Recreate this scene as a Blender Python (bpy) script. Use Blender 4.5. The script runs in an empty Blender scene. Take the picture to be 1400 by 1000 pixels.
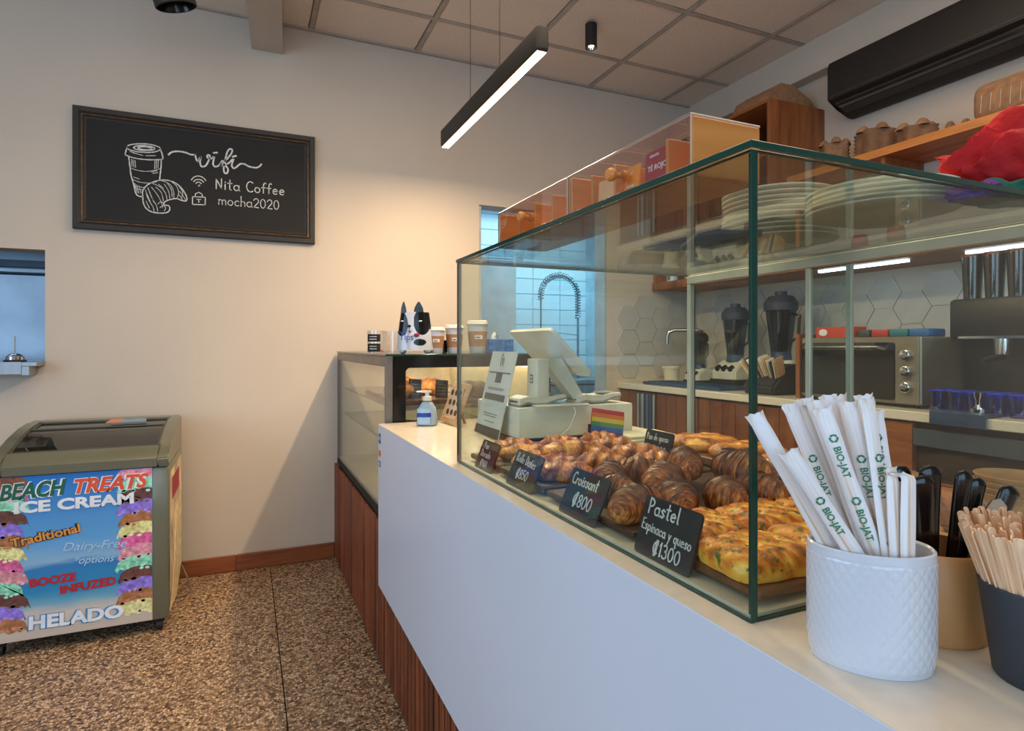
import bpy, bmesh, math, random
from mathutils import Vector, Matrix, noise
R = math.radians; PI = math.pi
SC = bpy.context.scene; COL = SC.collection
random.seed(7)

# ---------------------------------------------------------------- camera
cd = bpy.data.cameras.new('camera'); cam = bpy.data.objects.new('camera', cd); COL.objects.link(cam)
cam.location = (0, 0, 1.27); cam.rotation_euler = (R(90), 0, R(-23.9))
cd.sensor_width = 36; cd.lens = 820/1400*36; cd.shift_y = -27/1400; cd.clip_start = .02
SC.camera = cam
# ---------------------------------------------------------------- world, exposure, big lights
SC.view_settings.view_transform = 'Standard'; SC.view_settings.look = 'None'
SC.view_settings.gamma = 1; SC.view_settings.use_curve_mapping = False
SC.view_settings.exposure = -0.28
w = bpy.data.worlds.new('world'); SC.world = w; w.use_nodes = True
bgn = w.node_tree.nodes['Background']; bgn.inputs[0].default_value = (.62, .76, 1, 1); bgn.inputs[1].default_value = .9
SC.cycles.max_bounces = 10; SC.cycles.transparent_max_bounces = 40; SC.cycles.diffuse_bounces = 4
SC.cycles.glossy_bounces = 5; SC.cycles.sample_clamp_indirect = 4.0
SC.cycles.caustics_reflective = False; SC.cycles.caustics_refractive = False

def light(name, typ, loc, rot, energy, color, size=None, size_y=None, spot=None, blend=.5):
    d = bpy.data.lights.new(name, typ); d.energy = energy; d.color = color
    if typ == 'AREA':
        d.size = size
        if size_y: d.shape = 'RECTANGLE'; d.size_y = size_y
    elif size: d.shadow_soft_size = size
    if spot: d.spot_size = R(spot); d.spot_blend = blend
    o = bpy.data.objects.new(name, d); COL.objects.link(o); o.location = loc; o.rotation_euler = rot
    return o
COOL = (.50, .74, 1.0); WARM = (1.0, .72, .44)
light('daylight_window_left', 'AREA', (-3.2, .2, 1.55), (0, R(-90), 0), 75, COOL, 2.0, 3.0)
light('daylight_window_street', 'AREA', (-.6, -2.5, 1.6), (R(90), 0, 0), 62, COOL, 3.2, 2.0)
light('kitchen_ceiling_lamp', 'AREA', (2.4, 4.5, 2.55), (0, 0, 0), 46, (.46, .76, 1.0), 1.6, .9)
light('kitchen_ceiling_lamp', 'AREA', (-1.6, 4.5, 2.55), (0, 0, 0), 11, (.38, .66, 1.0), 1.2, .8)
light('added_warm_fill', 'AREA', (.2, 1.6, 3.08), (0, 0, 0), 44, (1, .78, .53), 2.2, 2.2)  # unseen area light added to warm and brighten the back wall
light('added_warm_fill', 'AREA', (1.7, .9, 3.08), (0, 0, 0), 34, (1, .78, .56), 1.6, 2.0)  # second added warm fill, no fixture modelled for it
light('pendant_light_glow', 'AREA', (1.0, 2.573, 2.352), (0, 0, 0), 46, WARM, .03, 1.15)

# ---------------------------------------------------------------- materials
def lin(c):
    return tuple(((v/255)/12.92 if v/255 <= .04045 else ((v/255+.055)/1.055)**2.4) for v in c) + (1,)
MATS = {}
def newmat(name):
    m = bpy.data.materials.new(name); m.use_nodes = True; MATS[name] = m
    return m, m.node_tree.nodes, m.node_tree.links, m.node_tree.nodes['Principled BSDF']
def coords(n, l, scale=(1, 1, 1), kind='Object'):
    t = n.new('ShaderNodeTexCoord'); mp = n.new('ShaderNodeMapping'); mp.inputs['Scale'].default_value = scale
    l.new(t.outputs[kind], mp.inputs[0]); return mp.outputs[0]
def ramp(n, l, fac, stops):
    r = n.new('ShaderNodeValToRGB'); e = r.color_ramp.elements
    while len(e) < len(stops): e.new(.5)
    for i, (p, c) in enumerate(stops): e[i].position = p; e[i].color = lin(c)
    l.new(fac, r.inputs[0]); return r.outputs[0]
def plain(name, col, rough=.5, metal=0, var=.06, vs=8, bump=0, bs=60, spec=.5, coat=0, emit=None, es=0, scale=(1,1,1)):
    m, n, l, p = newmat(name)
    v = coords(n, l, scale)
    t = n.new('ShaderNodeTexNoise'); t.inputs['Scale'].default_value = vs; t.inputs['Detail'].default_value = 4; l.new(v, t.inputs[0])
    a = tuple(max(0, c*(1-var)) for c in col); b = tuple(min(255, c*(1+var)) for c in col)
    l.new(ramp(n, l, t.outputs[0], [(.3, a), (.7, b)]), p.inputs['Base Color'])
    p.inputs['Roughness'].default_value = rough; p.inputs['Metallic'].default_value = metal
    p.inputs['Specular IOR Level'].default_value = spec; p.inputs['Coat Weight'].default_value = coat
    if bump:
        t2 = n.new('ShaderNodeTexNoise'); t2.inputs['Scale'].default_value = bs; l.new(v, t2.inputs[0])
        bp = n.new('ShaderNodeBump'); bp.inputs['Strength'].default_value = bump; bp.inputs['Distance'].default_value = .01
        l.new(t2.outputs[0], bp.inputs['Height']); l.new(bp.outputs[0], p.inputs['Normal'])
    if emit: p.inputs['Emission Color'].default_value = lin(emit); p.inputs['Emission Strength'].default_value = es
    return m
def wood(name, c1, c2, axis='z', rough=.5, sc=14, coat=0):
    m, n, l, p = newmat(name)
    s = {'x': (.08, 1, 1), 'y': (1, .08, 1), 'z': (1, 1, .08)}[axis]
    v = coords(n, l, s)
    oi = n.new('ShaderNodeObjectInfo'); ad = n.new('ShaderNodeVectorMath'); ad.operation = 'ADD'
    mu = n.new('ShaderNodeMath'); mu.operation = 'MULTIPLY'; mu.inputs[1].default_value = 17
    l.new(oi.outputs['Random'], mu.inputs[0]); l.new(v, ad.inputs[0]); l.new(mu.outputs[0], ad.inputs[1])
    t = n.new('ShaderNodeTexNoise'); t.inputs['Scale'].default_value = sc; t.inputs['Detail'].default_value = 6
    t.inputs['Distortion'].default_value = 1.2; l.new(ad.outputs[0], t.inputs[0])
    t2 = n.new('ShaderNodeTexNoise'); t2.inputs['Scale'].default_value = sc*7; t2.inputs['Detail'].default_value = 3; l.new(ad.outputs[0], t2.inputs[0])
    mx = n.new('ShaderNodeMath'); mx.operation = 'MULTIPLY_ADD'; mx.inputs[1].default_value = .35; l.new(t2.outputs[0], mx.inputs[0]); 
    m3 = n.new('ShaderNodeMath'); m3.operation = 'MULTIPLY_ADD'; m3.inputs[1].default_value = .7; m3.inputs[2].default_value = -.04
    l.new(t.outputs[0], m3.inputs[0]); l.new(m3.outputs[0], mx.inputs[2])
    m4 = n.new('ShaderNodeMath'); m4.operation = 'MULTIPLY_ADD'; m4.inputs[1].default_value = .16; l.new(oi.outputs['Random'], m4.inputs[0]); l.new(mx.outputs[0], m4.inputs[2])
    l.new(ramp(n, l, m4.outputs[0], [(.38, c1), (.72, c2)]), p.inputs['Base Color'])
    p.inputs['Roughness'].default_value = rough; p.inputs['Coat Weight'].default_value = coat
    bp = n.new('ShaderNodeBump'); bp.inputs['Strength'].default_value = .15; bp.inputs['Distance'].default_value = .003
    l.new(mx.outputs[0], bp.inputs['Height']); l.new(bp.outputs[0], p.inputs['Normal'])
    return m
def glass(name, tint, refl=.04, rough=0.0):
    m, n, l, p = newmat(name); n.remove(p)
    out = [x for x in n if x.type == 'OUTPUT_MATERIAL'][0]
    tr = n.new('ShaderNodeBsdfTransparent'); tr.inputs[0].default_value = (*tint, 1)
    gl = n.new('ShaderNodeBsdfGlossy'); gl.inputs['Roughness'].default_value = rough
    lw = n.new('ShaderNodeLayerWeight'); pw = n.new('ShaderNodeMath'); pw.operation = 'POWER'; pw.inputs[1].default_value = 5
    l.new(lw.outputs['Facing'], pw.inputs[0])
    ma = n.new('ShaderNodeMath'); ma.operation = 'MULTIPLY_ADD'; ma.inputs[1].default_value = 1-refl; ma.inputs[2].default_value = refl
    l.new(pw.outputs[0], ma.inputs[0])
    mi = n.new('ShaderNodeMixShader'); l.new(ma.outputs[0], mi.inputs[0]); l.new(tr.outputs[0], mi.inputs[1]); l.new(gl.outputs[0], mi.inputs[2])
    l.new(mi.outputs[0], out.inputs[0]); return m
def baked(name, stops, rough=.45, fleck=None, coat=.15, sc=38):
    m, n, l, p = newmat(name)
    at = n.new('ShaderNodeAttribute'); at.attribute_name = 'toast'
    v = coords(n, l); t = n.new('ShaderNodeTexNoise'); t.inputs['Scale'].default_value = sc; t.inputs['Detail'].default_value = 5; l.new(v, t.inputs[0])
    mx = n.new('ShaderNodeMath'); mx.operation = 'MULTIPLY_ADD'; mx.inputs[1].default_value = .7; l.new(t.outputs[0], mx.inputs[0])
    l.new(at.outputs['Fac'], mx.inputs[2])
    c = ramp(n, l, mx.outputs[0], stops)
    if fleck:
        t3 = n.new('ShaderNodeTexNoise'); t3.inputs['Scale'].default_value = 95; t3.inputs['Detail'].default_value = 3; l.new(v, t3.inputs[0])
        f = n.new('ShaderNodeValToRGB'); f.color_ramp.elements[0].position = .56; f.color_ramp.elements[1].position = .66; l.new(t3.outputs[0], f.inputs[0])
        mc = n.new('ShaderNodeMixRGB'); mc.inputs[2].default_value = lin(fleck); l.new(f.outputs[0], mc.inputs[0]); l.new(c, mc.inputs[1]); c = mc.outputs[0]
    l.new(c, p.inputs['Base Color']); p.inputs['Roughness'].default_value = rough; p.inputs['Coat Weight'].default_value = coat
    bp = n.new('ShaderNodeBump'); bp.inputs['Strength'].default_value = .5; bp.inputs['Distance'].default_value = .004
    t4 = n.new('ShaderNodeTexNoise'); t4.inputs['Scale'].default_value = 160; t4.inputs['Detail'].default_value = 3; l.new(v, t4.inputs[0])
    l.new(t4.outputs[0], bp.inputs['Height']); l.new(bp.outputs[0], p.inputs['Normal'])
    return m

wall_m = plain('wall_paint', (206, 194, 179), .85, var=.012, vs=2, bump=.05, bs=120)
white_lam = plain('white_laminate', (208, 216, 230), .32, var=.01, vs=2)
slat_m = wood('slat_wood', (74, 35, 19), (146, 76, 42), 'z', .5)
skirt_m = wood('skirting_wood', (118, 60, 27), (158, 90, 46), 'x', .4)
dark_m = plain('dark_gap', (26, 21, 18), .8)
black_m = plain('matte_black', (30, 28, 27), .55)
blackg_m = plain('gloss_black', (16, 16, 18), .15)
steel_m = plain('brushed_steel', (176, 178, 182), .28, 1, var=.05, vs=30, scale=(1, 1, .05))
chrome_m = plain('chrome', (215, 216, 220), .1, 1)
alum_m = plain('satin_aluminium', (196, 200, 186), .35, .3)
white_p = plain('white_plastic', (226, 224, 212), .35)
ceram = plain('white_ceramic', (208, 212, 220), .18, var=.01, coat=.5)
plate_m = plain('cream_stoneware', (226, 218, 190), .3, var=.04)
board_m = wood('walnut_board', (66, 36, 20), (122, 74, 42), 'x', .45)
board_side = wood('dark_board', (45, 28, 18), (86, 54, 34), 'x', .5)
pine_m = wood('bamboo_wood', (196, 118, 50), (222, 148, 74), 'x', .4, 9)
bamb_v = wood('bamboo_wood_vertical', (196, 138, 82), (222, 168, 108), 'z', .4, 9)
oakdk = wood('shelf_wood', (112, 62, 28), (170, 102, 52), 'y', .5, 9)
cabin_m = wood('cabinet_wood', (98, 54, 34), (140, 84, 54), 'z', .45, 8)
kraft_m = plain('kraft_paper', (150, 112, 80), .85, var=.1, vs=30)
stick_m = wood('stirrer_wood', (212, 168, 128), (242, 208, 172), 'z', .7, 30)
paper_m = plain('wrapper_paper', (236, 232, 230), .7, var=.02)
green_ink = plain('green_ink', (46, 128, 92), .7)
chalk = plain('chalk_white', (214, 214, 210), .9, var=.1, vs=60)
chalkbd = plain('chalkboard', (25, 24, 24), .75, var=.12, vs=5)
tag_m = plain('slate_tag', (30, 33, 38), .5, var=.15, vs=30)
tile_m = plain('kitchen_tile', (206, 222, 228), .2, var=.02)
hex_m = plain('hex_tile', (192, 188, 182), .25, var=.03)
grout_m = plain('grout', (160, 166, 168), .8)
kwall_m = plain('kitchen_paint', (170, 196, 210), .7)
glass_g = glass('green_tinted_glass', (.94, .972, .95), .03)
glass_c = glass('clear_glass', (.975, .98, .98), .05)
acryl = glass('clear_acrylic', (.965, .955, .95), .06)
smoke_g = glass('smoked_glass', (.45, .5, .55), .08)
dark_g = glass('dark_tinted_glass', (.25, .22, .2), .1)
blue_lit_g = glass('blue_lit_glass', (.30, .48, .85), .12)  # blue LED light put into the glass tint
mm, n_, l_, p_ = newmat('glass_edge'); p_.inputs['Base Color'].default_value = lin((16, 62, 52)); p_.inputs['Roughness'].default_value = .12
edge_m = mm
olive_m = plain('olive_enamel', (112, 112, 92), .3, .2, var=.03, coat=.4)
tcard = plain('red_print', (158, 36, 52), .6); torange = plain('orange_print', (226, 140, 44), .6)
blue_p = plain('blue_print', (46, 88, 160), .6); navy_p = plain('navy_plastic', (40, 64, 96), .4)
red_m = plain('red_cloth', (178, 4, 8), .8, var=.12, vs=12, bump=.3, bs=80)
green_c = plain('green_cloth', (20, 88, 72), .85, var=.15, vs=12); purp_c = plain('purple_cloth', (92, 34, 120), .85, var=.15, vs=12)
lamp_w = plain('warm_diffuser', (255, 240, 215), .5, emit=(255, 214, 160), es=9)
led_c = plain('cool_led', (230, 245, 255), .5, emit=(205, 230, 255), es=12)
led_w = plain('warm_led', (255, 240, 210), .5, emit=(255, 222, 170), es=7)
led_b = plain('blue_led', (40, 60, 255), .5, emit=(20, 40, 255), es=1.4)
croi_m = baked('croissant_crust', [(.30, (226, 158, 82)), (.48, (178, 100, 44)), (.66, (124, 64, 28)), (.9, (74, 36, 18))])
gold_m = baked('golden_pastry', [(.28, (248, 210, 112)), (.55, (232, 160, 60)), (.8, (190, 110, 38)), (1, (126, 68, 26))])
spin_m = baked('spinach_pastry', [(.3, (255, 226, 128)), (.50, (250, 184, 62)), (.70, (232, 136, 32)), (.95, (176, 88, 22))], fleck=(86, 96, 30))
dane_m = baked('danish_crust', [(.28, (240, 178, 100)), (.5, (222, 140, 70)), (.75, (176, 98, 50)), (1, (104, 54, 30))])

# terrazzo floor
m, n, l, p = newmat('terrazzo'); v = coords(n, l)
vo = n.new('ShaderNodeTexVoronoi'); vo.inputs['Scale'].default_value = 105; vo.inputs['Randomness'].default_value = 1; l.new(v, vo.inputs[0])
sx = n.new('ShaderNodeSeparateColor'); l.new(vo.outputs['Color'], sx.inputs[0])
c1 = ramp(n, l, sx.outputs[0], [(0, (58, 44, 34)), (.14, (94, 74, 56)), (.34, (146, 114, 86)), (.62, (182, 148, 114)), (.9, (216, 190, 158))])
vo2 = n.new('ShaderNodeTexVoronoi'); vo2.feature = 'DISTANCE_TO_EDGE'; vo2.inputs['Scale'].default_value = 105; l.new(v, vo2.inputs[0])
rr = n.new('ShaderNodeValToRGB'); rr.color_ramp.elements[0].position = .02; rr.color_ramp.elements[1].position = .11; l.new(vo2.outputs[0], rr.inputs[0])
mc = n.new('ShaderNodeMixRGB'); mc.inputs[1].default_value = lin((98, 76, 58)); l.new(rr.outputs[0], mc.inputs[0]); l.new(c1, mc.inputs[2])
l.new(mc.outputs[0], p.inputs['Base Color']); p.inputs['Roughness'].default_value = .38; p.inputs['Specular IOR Level'].default_value = .35
terr_m = m
# acoustic ceiling tile
ctile_m = plain('ceiling_tile', (232, 216, 200), .95, var=.07, vs=130, bump=.4, bs=180)
cbar_m = plain('ceiling_bar', (176, 164, 152), .6)
# countertop quartz
ctop_m = plain('quartz_top', (222, 212, 196), .22, var=.02, vs=40, coat=.2)
# beach print gradient (printed picture)
m, n, l, p = newmat('beach_print'); v = coords(n, l)
sep = n.new('ShaderNodeSeparateXYZ'); l.new(v, sep.inputs[0])
nz = n.new('ShaderNodeTexNoise'); nz.inputs['Scale'].default_value = 5; l.new(coords(n, l, (1, 1, 5)), nz.inputs[0])
ad = n.new('ShaderNodeMath'); ad.operation = 'MULTIPLY_ADD'; ad.inputs[1].default_value = .07; l.new(nz.outputs[0], ad.inputs[0])
mr = n.new('ShaderNodeMapRange'); mr.inputs[1].default_value = .04; mr.inputs[2].default_value = .75; l.new(sep.outputs[2], mr.inputs[0]); l.new(mr.outputs[0], ad.inputs[2])
l.new(ramp(n, l, ad.outputs[0], [(.04, (202, 186, 172)), (.2, (212, 200, 186)), (.25, (120, 176, 200)), (.33, (40, 140, 190)), (.47, (48, 128, 190)), (.5, (140, 184, 216)), (.62, (96, 166, 220)), (1, (30, 118, 200))]), p.inputs['Base Color'])
p.inputs['Roughness'].default_value = .3
beach_m = m
side_pr = plain('side_print', (206, 184, 150), .5, var=.25, vs=9)

# ---------------------------------------------------------------- mesh helpers
def B(): return bmesh.new()
def box(bm, x0, y0, z0, x1, y1, z1, bev=0, seg=1, M=None, mi=0):
    t = bmesh.new(); bmesh.ops.create_cube(t, size=1)
    for v in t.verts: v.co = Vector((x0+(v.co.x+.5)*(x1-x0), y0+(v.co.y+.5)*(y1-y0), z0+(v.co.z+.5)*(z1-z0)))
    if bev: bmesh.ops.bevel(t, geom=t.edges[:], offset=min(bev, abs(x1-x0)*.49, abs(y1-y0)*.49, abs(z1-z0)*.49), segments=seg, affect='EDGES', profile=.5)
    add(bm, t, M, mi); return bm
def add(bm, t, M=None, mi=None):
    if M: t.transform(M)
    vs = [bm.verts.new(v.co) for v in t.verts]; t.verts.index_update()
    for f in t.faces:
        try:
            nf = bm.faces.new([vs[v.index] for v in f.verts]); nf.material_index = f.material_index if mi is None else mi
        except ValueError: pass
    t.free()
def frame(d):
    d = d.normalized(); a = Vector((0, 0, 1)) if abs(d.z) < .95 else Vector((1, 0, 0))
    x = a.cross(d).normalized(); return x, d.cross(x)
def tube(bm, pts, rad, n=10, caps=True, closed=False, flat=1):
    pts = [Vector(p) for p in pts]; N = len(pts)
    rad = rad if isinstance(rad, (list, tuple)) else [rad]*N
    rings = []; px = None
    for i, p in enumerate(pts):
        d = (pts[min(i+1, N-1)]-pts[max(i-1, 0)])
        if closed: d = pts[(i+1) % N]-pts[i-1]
        if px is None: x, y = frame(d)
        else:
            dn = d.normalized(); x = (px-dn*px.dot(dn)).normalized(); y = dn.cross(x)
        px = x
        rings.append([bm.verts.new(p+(x*math.cos(2*PI*k/n)+y*math.sin(2*PI*k/n)*flat)*rad[i]) for k in range(n)])
    for i in range(N if closed else N-1):
        a, b = rings[i], rings[(i+1) % N]
        for k in range(n): bm.faces.new((a[k], a[(k+1) % n], b[(k+1) % n], b[k]))
    if caps and not closed: bm.faces.new(rings[0][::-1]); bm.faces.new(rings[-1])
    return bm
def lathe(bm, prof, n=32, c=(0, 0, 0), sx=1, sy=1, rot=0):
    rings = []
    for r, z in prof:
        if r < 1e-5: rings.append([bm.verts.new((c[0], c[1], c[2]+z))])
        else:
            ring = []
            for k in range(n):
                x, y = r*sx*math.cos(2*PI*k/n), r*sy*math.sin(2*PI*k/n)
                ring.append(bm.verts.new((c[0]+x*math.cos(rot)-y*math.sin(rot), c[1]+x*math.sin(rot)+y*math.cos(rot), c[2]+z)))
            rings.append(ring)
    for a, b in zip(rings, rings[1:]):
        if len(a) == 1 and len(b) == 1: continue
        for k in range(n):
            k2 = (k+1) % n
            if len(a) == 1: bm.faces.new((a[0], b[k2], b[k]))
            elif len(b) == 1: bm.faces.new((a[k], a[k2], b[0]))
            else: bm.faces.new((a[k], a[k2], b[k2], b[k]))
    return bm
def prism(bm, poly, h0, h1, plane='xy', mi=0, M=None):
    def P(a, b, h): return {'xy': (a, b, h), 'xz': (a, h, b), 'yz': (h, a, b)}[plane]
    t = bmesh.new()
    lo = [t.verts.new(P(a, b, h0)) for a, b in poly]; hi = [t.verts.new(P(a, b, h1)) for a, b in poly]
    t.faces.new(lo[::-1]); t.faces.new(hi); k = len(poly)
    for i in range(k): t.faces.new((lo[i], lo[(i+1) % k], hi[(i+1) % k], hi[i]))
    bmesh.ops.recalc_face_normals(t, faces=t.faces[:])
    add(bm, t, M, mi); return bm
def rrect(x0, y0, x1, y1, r, n=4):
    o = []
    for cx, cy, a in ((x1-r, y1-r, 0), (x0+r, y1-r, 90), (x0+r, y0+r, 180), (x1-r, y0+r, 270)):
        for i in range(n+1): o.append((cx+r*math.cos(R(a+90*i/n)), cy+r*math.sin(R(a+90*i/n))))
    return o
def ell(bm, c, rx, ry, rz, nu=16, nv=10, M=None):
    t = bmesh.new(); bmesh.ops.create_uvsphere(t, u_segments=nu, v_segments=nv, radius=1)
    for v in t.verts: v.co = Vector((c[0]+v.co.x*rx, c[1]+v.co.y*ry, c[2]+v.co.z*rz))
    add(bm, t, M); return bm
def sheet(bm, nu, nv, fn, closed_u=False):
    g = [[bm.verts.new(fn(i/nu, j/nv)) for j in range(nv+1)] for i in range(nu+(0 if closed_u else 1))]
    for i in range(nu):
        for j in range(nv):
            a, b = g[i], g[(i+1) % len(g)]
            bm.faces.new((a[j], b[j], b[j+1], a[j+1]))
    return bm
def mesh_of(bm, name, mats, attr=None, smooth=35):
    bmesh.ops.recalc_face_normals(bm, faces=bm.faces[:])
    me = bpy.data.meshes.new(name); bm.to_mesh(me); bm.free()
    for m in (mats if isinstance(mats, (list, tuple)) else [mats]): me.materials.append(m)
    if smooth:
        me.shade_smooth(); me.set_sharp_from_angle(angle=R(smooth))
    if attr:
        a = me.attributes.new('toast', 'FLOAT', 'POINT'); a.data.foreach_set('value', attr)
    return me
def link(name, me, parent=None, label=None, loc=None, rot=None):
    o = bpy.data.objects.new(name, me); COL.objects.link(o)
    if parent is not None: o.parent = parent
    if label: o['label'] = label
    if loc is not None: o.location = loc
    if rot is not None: o.rotation_euler = rot
    return o
def part(name, bm, mats, parent=None, label=None, loc=None, rot=None, smooth=35):
    """mesh given in local coordinates of parent"""
    return link(name, mesh_of(bm, name, mats, smooth=smooth), parent, label, loc, rot)
def wpart(name, bm, mats, parent, label=None, smooth=35):
    """mesh given in world coordinates, parent is an unrotated thing"""
    o = parent.location.copy(); q = parent.parent
    while q is not None: o += q.location; q = q.parent
    bm.transform(Matrix.Translation(-o)); return part(name, bm, mats, parent, label, smooth=smooth)
def thing(name, label, cat, loc=(0, 0, 0), rz=0, group=None):
    o = bpy.data.objects.new(name, None); COL.objects.link(o); o.empty_display_size = .05
    o.location = loc; o.rotation_euler = (0, 0, rz); o['label'] = label; o['category'] = cat
    if group: o['group'] = group
    return o
def tag(o, label, cat, group=None):
    o['label'] = label; o['category'] = cat
    if group: o['group'] = group
    return o
def struct(name, bm, m, parent=None, smooth=None):
    o = part(name, bm, m, parent, smooth=smooth)
    if parent is None: o['kind'] = 'structure'
    return o
def dup(root, loc, rot, label, group=None):
    r = root.copy(); COL.objects.link(r); r.location = loc; r.rotation_euler = rot if isinstance(rot, (tuple, list)) else (0, 0, rot)
    r['label'] = label
    if group: r['group'] = group
    for ch in list(root.children):
        c = ch.copy(); COL.objects.link(c); c.parent = r
        for g in list(ch.children):
            d = g.copy(); COL.objects.link(d); d.parent = c
    return r
def text_bm(s, size, shear=0, ext=.0005, off=0, sx=1, align='LEFT', space=1.0):
    cu = bpy.data.curves.new('lettering', 'FONT'); cu.body = s; cu.size = size; cu.shear = shear; cu.extrude = ext; cu.offset = off
    cu.align_x = align; cu.space_character = space; cu.resolution_u = 3
    o = bpy.data.objects.new('lettering', cu); COL.objects.link(o)
    bpy.context.view_layer.update()
    me = bpy.data.meshes.new_from_object(o.evaluated_get(bpy.context.evaluated_depsgraph_get()))
    bm = B(); bm.from_mesh(me); bpy.data.objects.remove(o); bpy.data.curves.remove(cu); bpy.data.meshes.remove(me)
    if sx != 1: bm.transform(Matrix.Diagonal((sx, 1, 1, 1)))
    for f in bm.faces: f.material_index = 0
    return bm
UPRIGHT = Matrix.Rotation(R(90), 4, 'X')          # text plane -> facing -Y
SIDEX = Matrix.Rotation(R(-90), 4, 'Z') @ UPRIGHT  # facing -X  (text runs towards -Y)

# single-stroke chalk hand: glyph = (width, strokes)
def arc(cx, cy, rx, ry, a0, a1, n=9):
    return [(cx+rx*math.cos(R(a0+(a1-a0)*i/n)), cy+ry*math.sin(R(a0+(a1-a0)*i/n))) for i in range(n+1)]
O = lambda: arc(.25, .25, .23, .25, 90, 450, 12)
G = {
 'N': (.6, [[(.05, 0), (.05, .95), (.5, .05), (.5, 1)]]), 'C': (.65, [arc(.38, .5, .34, .5, 50, 310, 14)]),
 'R': (.6, [[(.08, 0), (.08, 1)], arc(.1, .73, .38, .27, 90, -90), [(.1, .46), (.52, 0)]]),
 'D': (.65, [[(.08, 0), (.08, 1)], arc(.08, .5, .5, .5, 90, -90, 12)]),
 'P': (.58, [[(.08, 0), (.08, 1)], arc(.08, .72, .42, .28, 90, -90)]),
 'E': (.55, [[(.5, 1), (.08, .97), (.08, .03), (.5, 0)], [(.08, .52), (.42, .52)]]),
 'T': (.6, [[(0, 1), (.58, .98)], [(.3, .98), (.27, 0)]]),
 'i': (.2, [[(.1, 0), (.1, .5)], [(.1, .68), (.12, .73)]]), 't': (.4, [[(.2, .95), (.17, .06), (.3, 0)], [(0, .62), (.38, .64)]]),
 'a': (.55, [arc(.24, .25, .22, .25, 60, 340, 12), [(.46, .5), (.45, .1), (.54, 0)]]), 'o': (.54, [O()]),
 'f': (.4, [[(.4, .95), (.28, 1.02), (.17, .85), (.15, 0)], [(0, .52), (.34, .54)]]),
 'e': (.52, [[(.04, .25), (.44, .3)]+arc(.24, .25, .21, .25, 15, 310, 12)]),
 'm': (.78, [[(.05, .5), (.05, 0)], [(.05, .3), (.14, .48), (.26, .5), (.36, .38), (.37, 0)], [(.37, .32), (.46, .48), (.58, .5), (.68, .38), (.7, 0)]]),
 'n': (.5, [[(.05, .5), (.05, 0)], [(.05, .3), (.15, .48), (.3, .5), (.41, .36), (.42, 0)]]),
 'c': (.48, [arc(.26, .25, .22, .25, 50, 310, 10)]), 'h': (.5, [[(.06, 1), (.05, 0)], [(.05, .3), (.16, .48), (.3, .5), (.41, .36), (.42, 0)]]),
 'l': (.2, [[(.08, 1), (.08, .05), (.16, 0)]]), 's': (.42, [[(.38, .44), (.2, .52), (.06, .4), (.2, .27), (.36, .15), (.2, 0), (.03, .06)]]),
 'r': (.4, [[(.06, .5), (.06, 0)], [(.06, .3), (.18, .48), (.36, .48)]]),
 'p': (.52, [[(.06, .5), (.05, -.4)], arc(.26, .25, .2, .25, 150, -170, 12)]),
 'q': (.52, [arc(.24, .25, .2, .25, 30, 340, 12), [(.45, .5), (.44, -.4), (.52, -.3)]]),
 'u': (.5, [[(.05, .5), (.06, .12), (.2, 0), (.36, .1), (.41, .5)], [(.41, .5), (.43, 0)]]),
 'y': (.48, [[(.05, .5), (.22, .08)], [(.42, .5), (.08, -.4)]]), 'd': (.54, [arc(.24, .25, .2, .25, 30, 340, 12), [(.45, 1), (.45, 0)]]),
 'g': (.52, [arc(.24, .25, .2, .25, 30, 340, 12), [(.45, .5), (.44, -.3), (.2, -.4)]]),
 '0': (.58, [arc(.28, .45, .24, .45, 90, 450, 14)]), '2': (.55, [arc(.27, .66, .22, .25, 170, -30, 9)+[(.05, .02), (.5, 0)]]),
 '1': (.28, [[(.04, .72), (.16, .95), (.15, 0)]]), '3': (.52, [arc(.22, .7, .2, .22, 140, -80)+arc(.22, .25, .25, .25, 80, -150)]),
 '5': (.54, [[(.45, .93), (.12, .93), (.09, .55)]+arc(.24, .3, .24, .28, 120, -150, 10)]),
 '8': (.52, [arc(.26, .22, .22, .22, 90, 450, 12), arc(.26, .68, .18, .22, -90, 270, 12)]),
 '9': (.52, [arc(.25, .65, .2, .25, 0, 360, 12)+[(.44, .3), (.38, 0)]]),
 '$': (.62, [arc(.34, .45, .28, .42, 50, 310, 12), [(.22, -.1), (.34, 1)], [(.36, -.08), (.48, .98)]]),
 ' ': (.3, []), "'": (.12, [[(.04, .8), (.14, 1)]]), '^': (0, [[(-.3, .68), (-.2, .8)]]),
}
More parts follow.
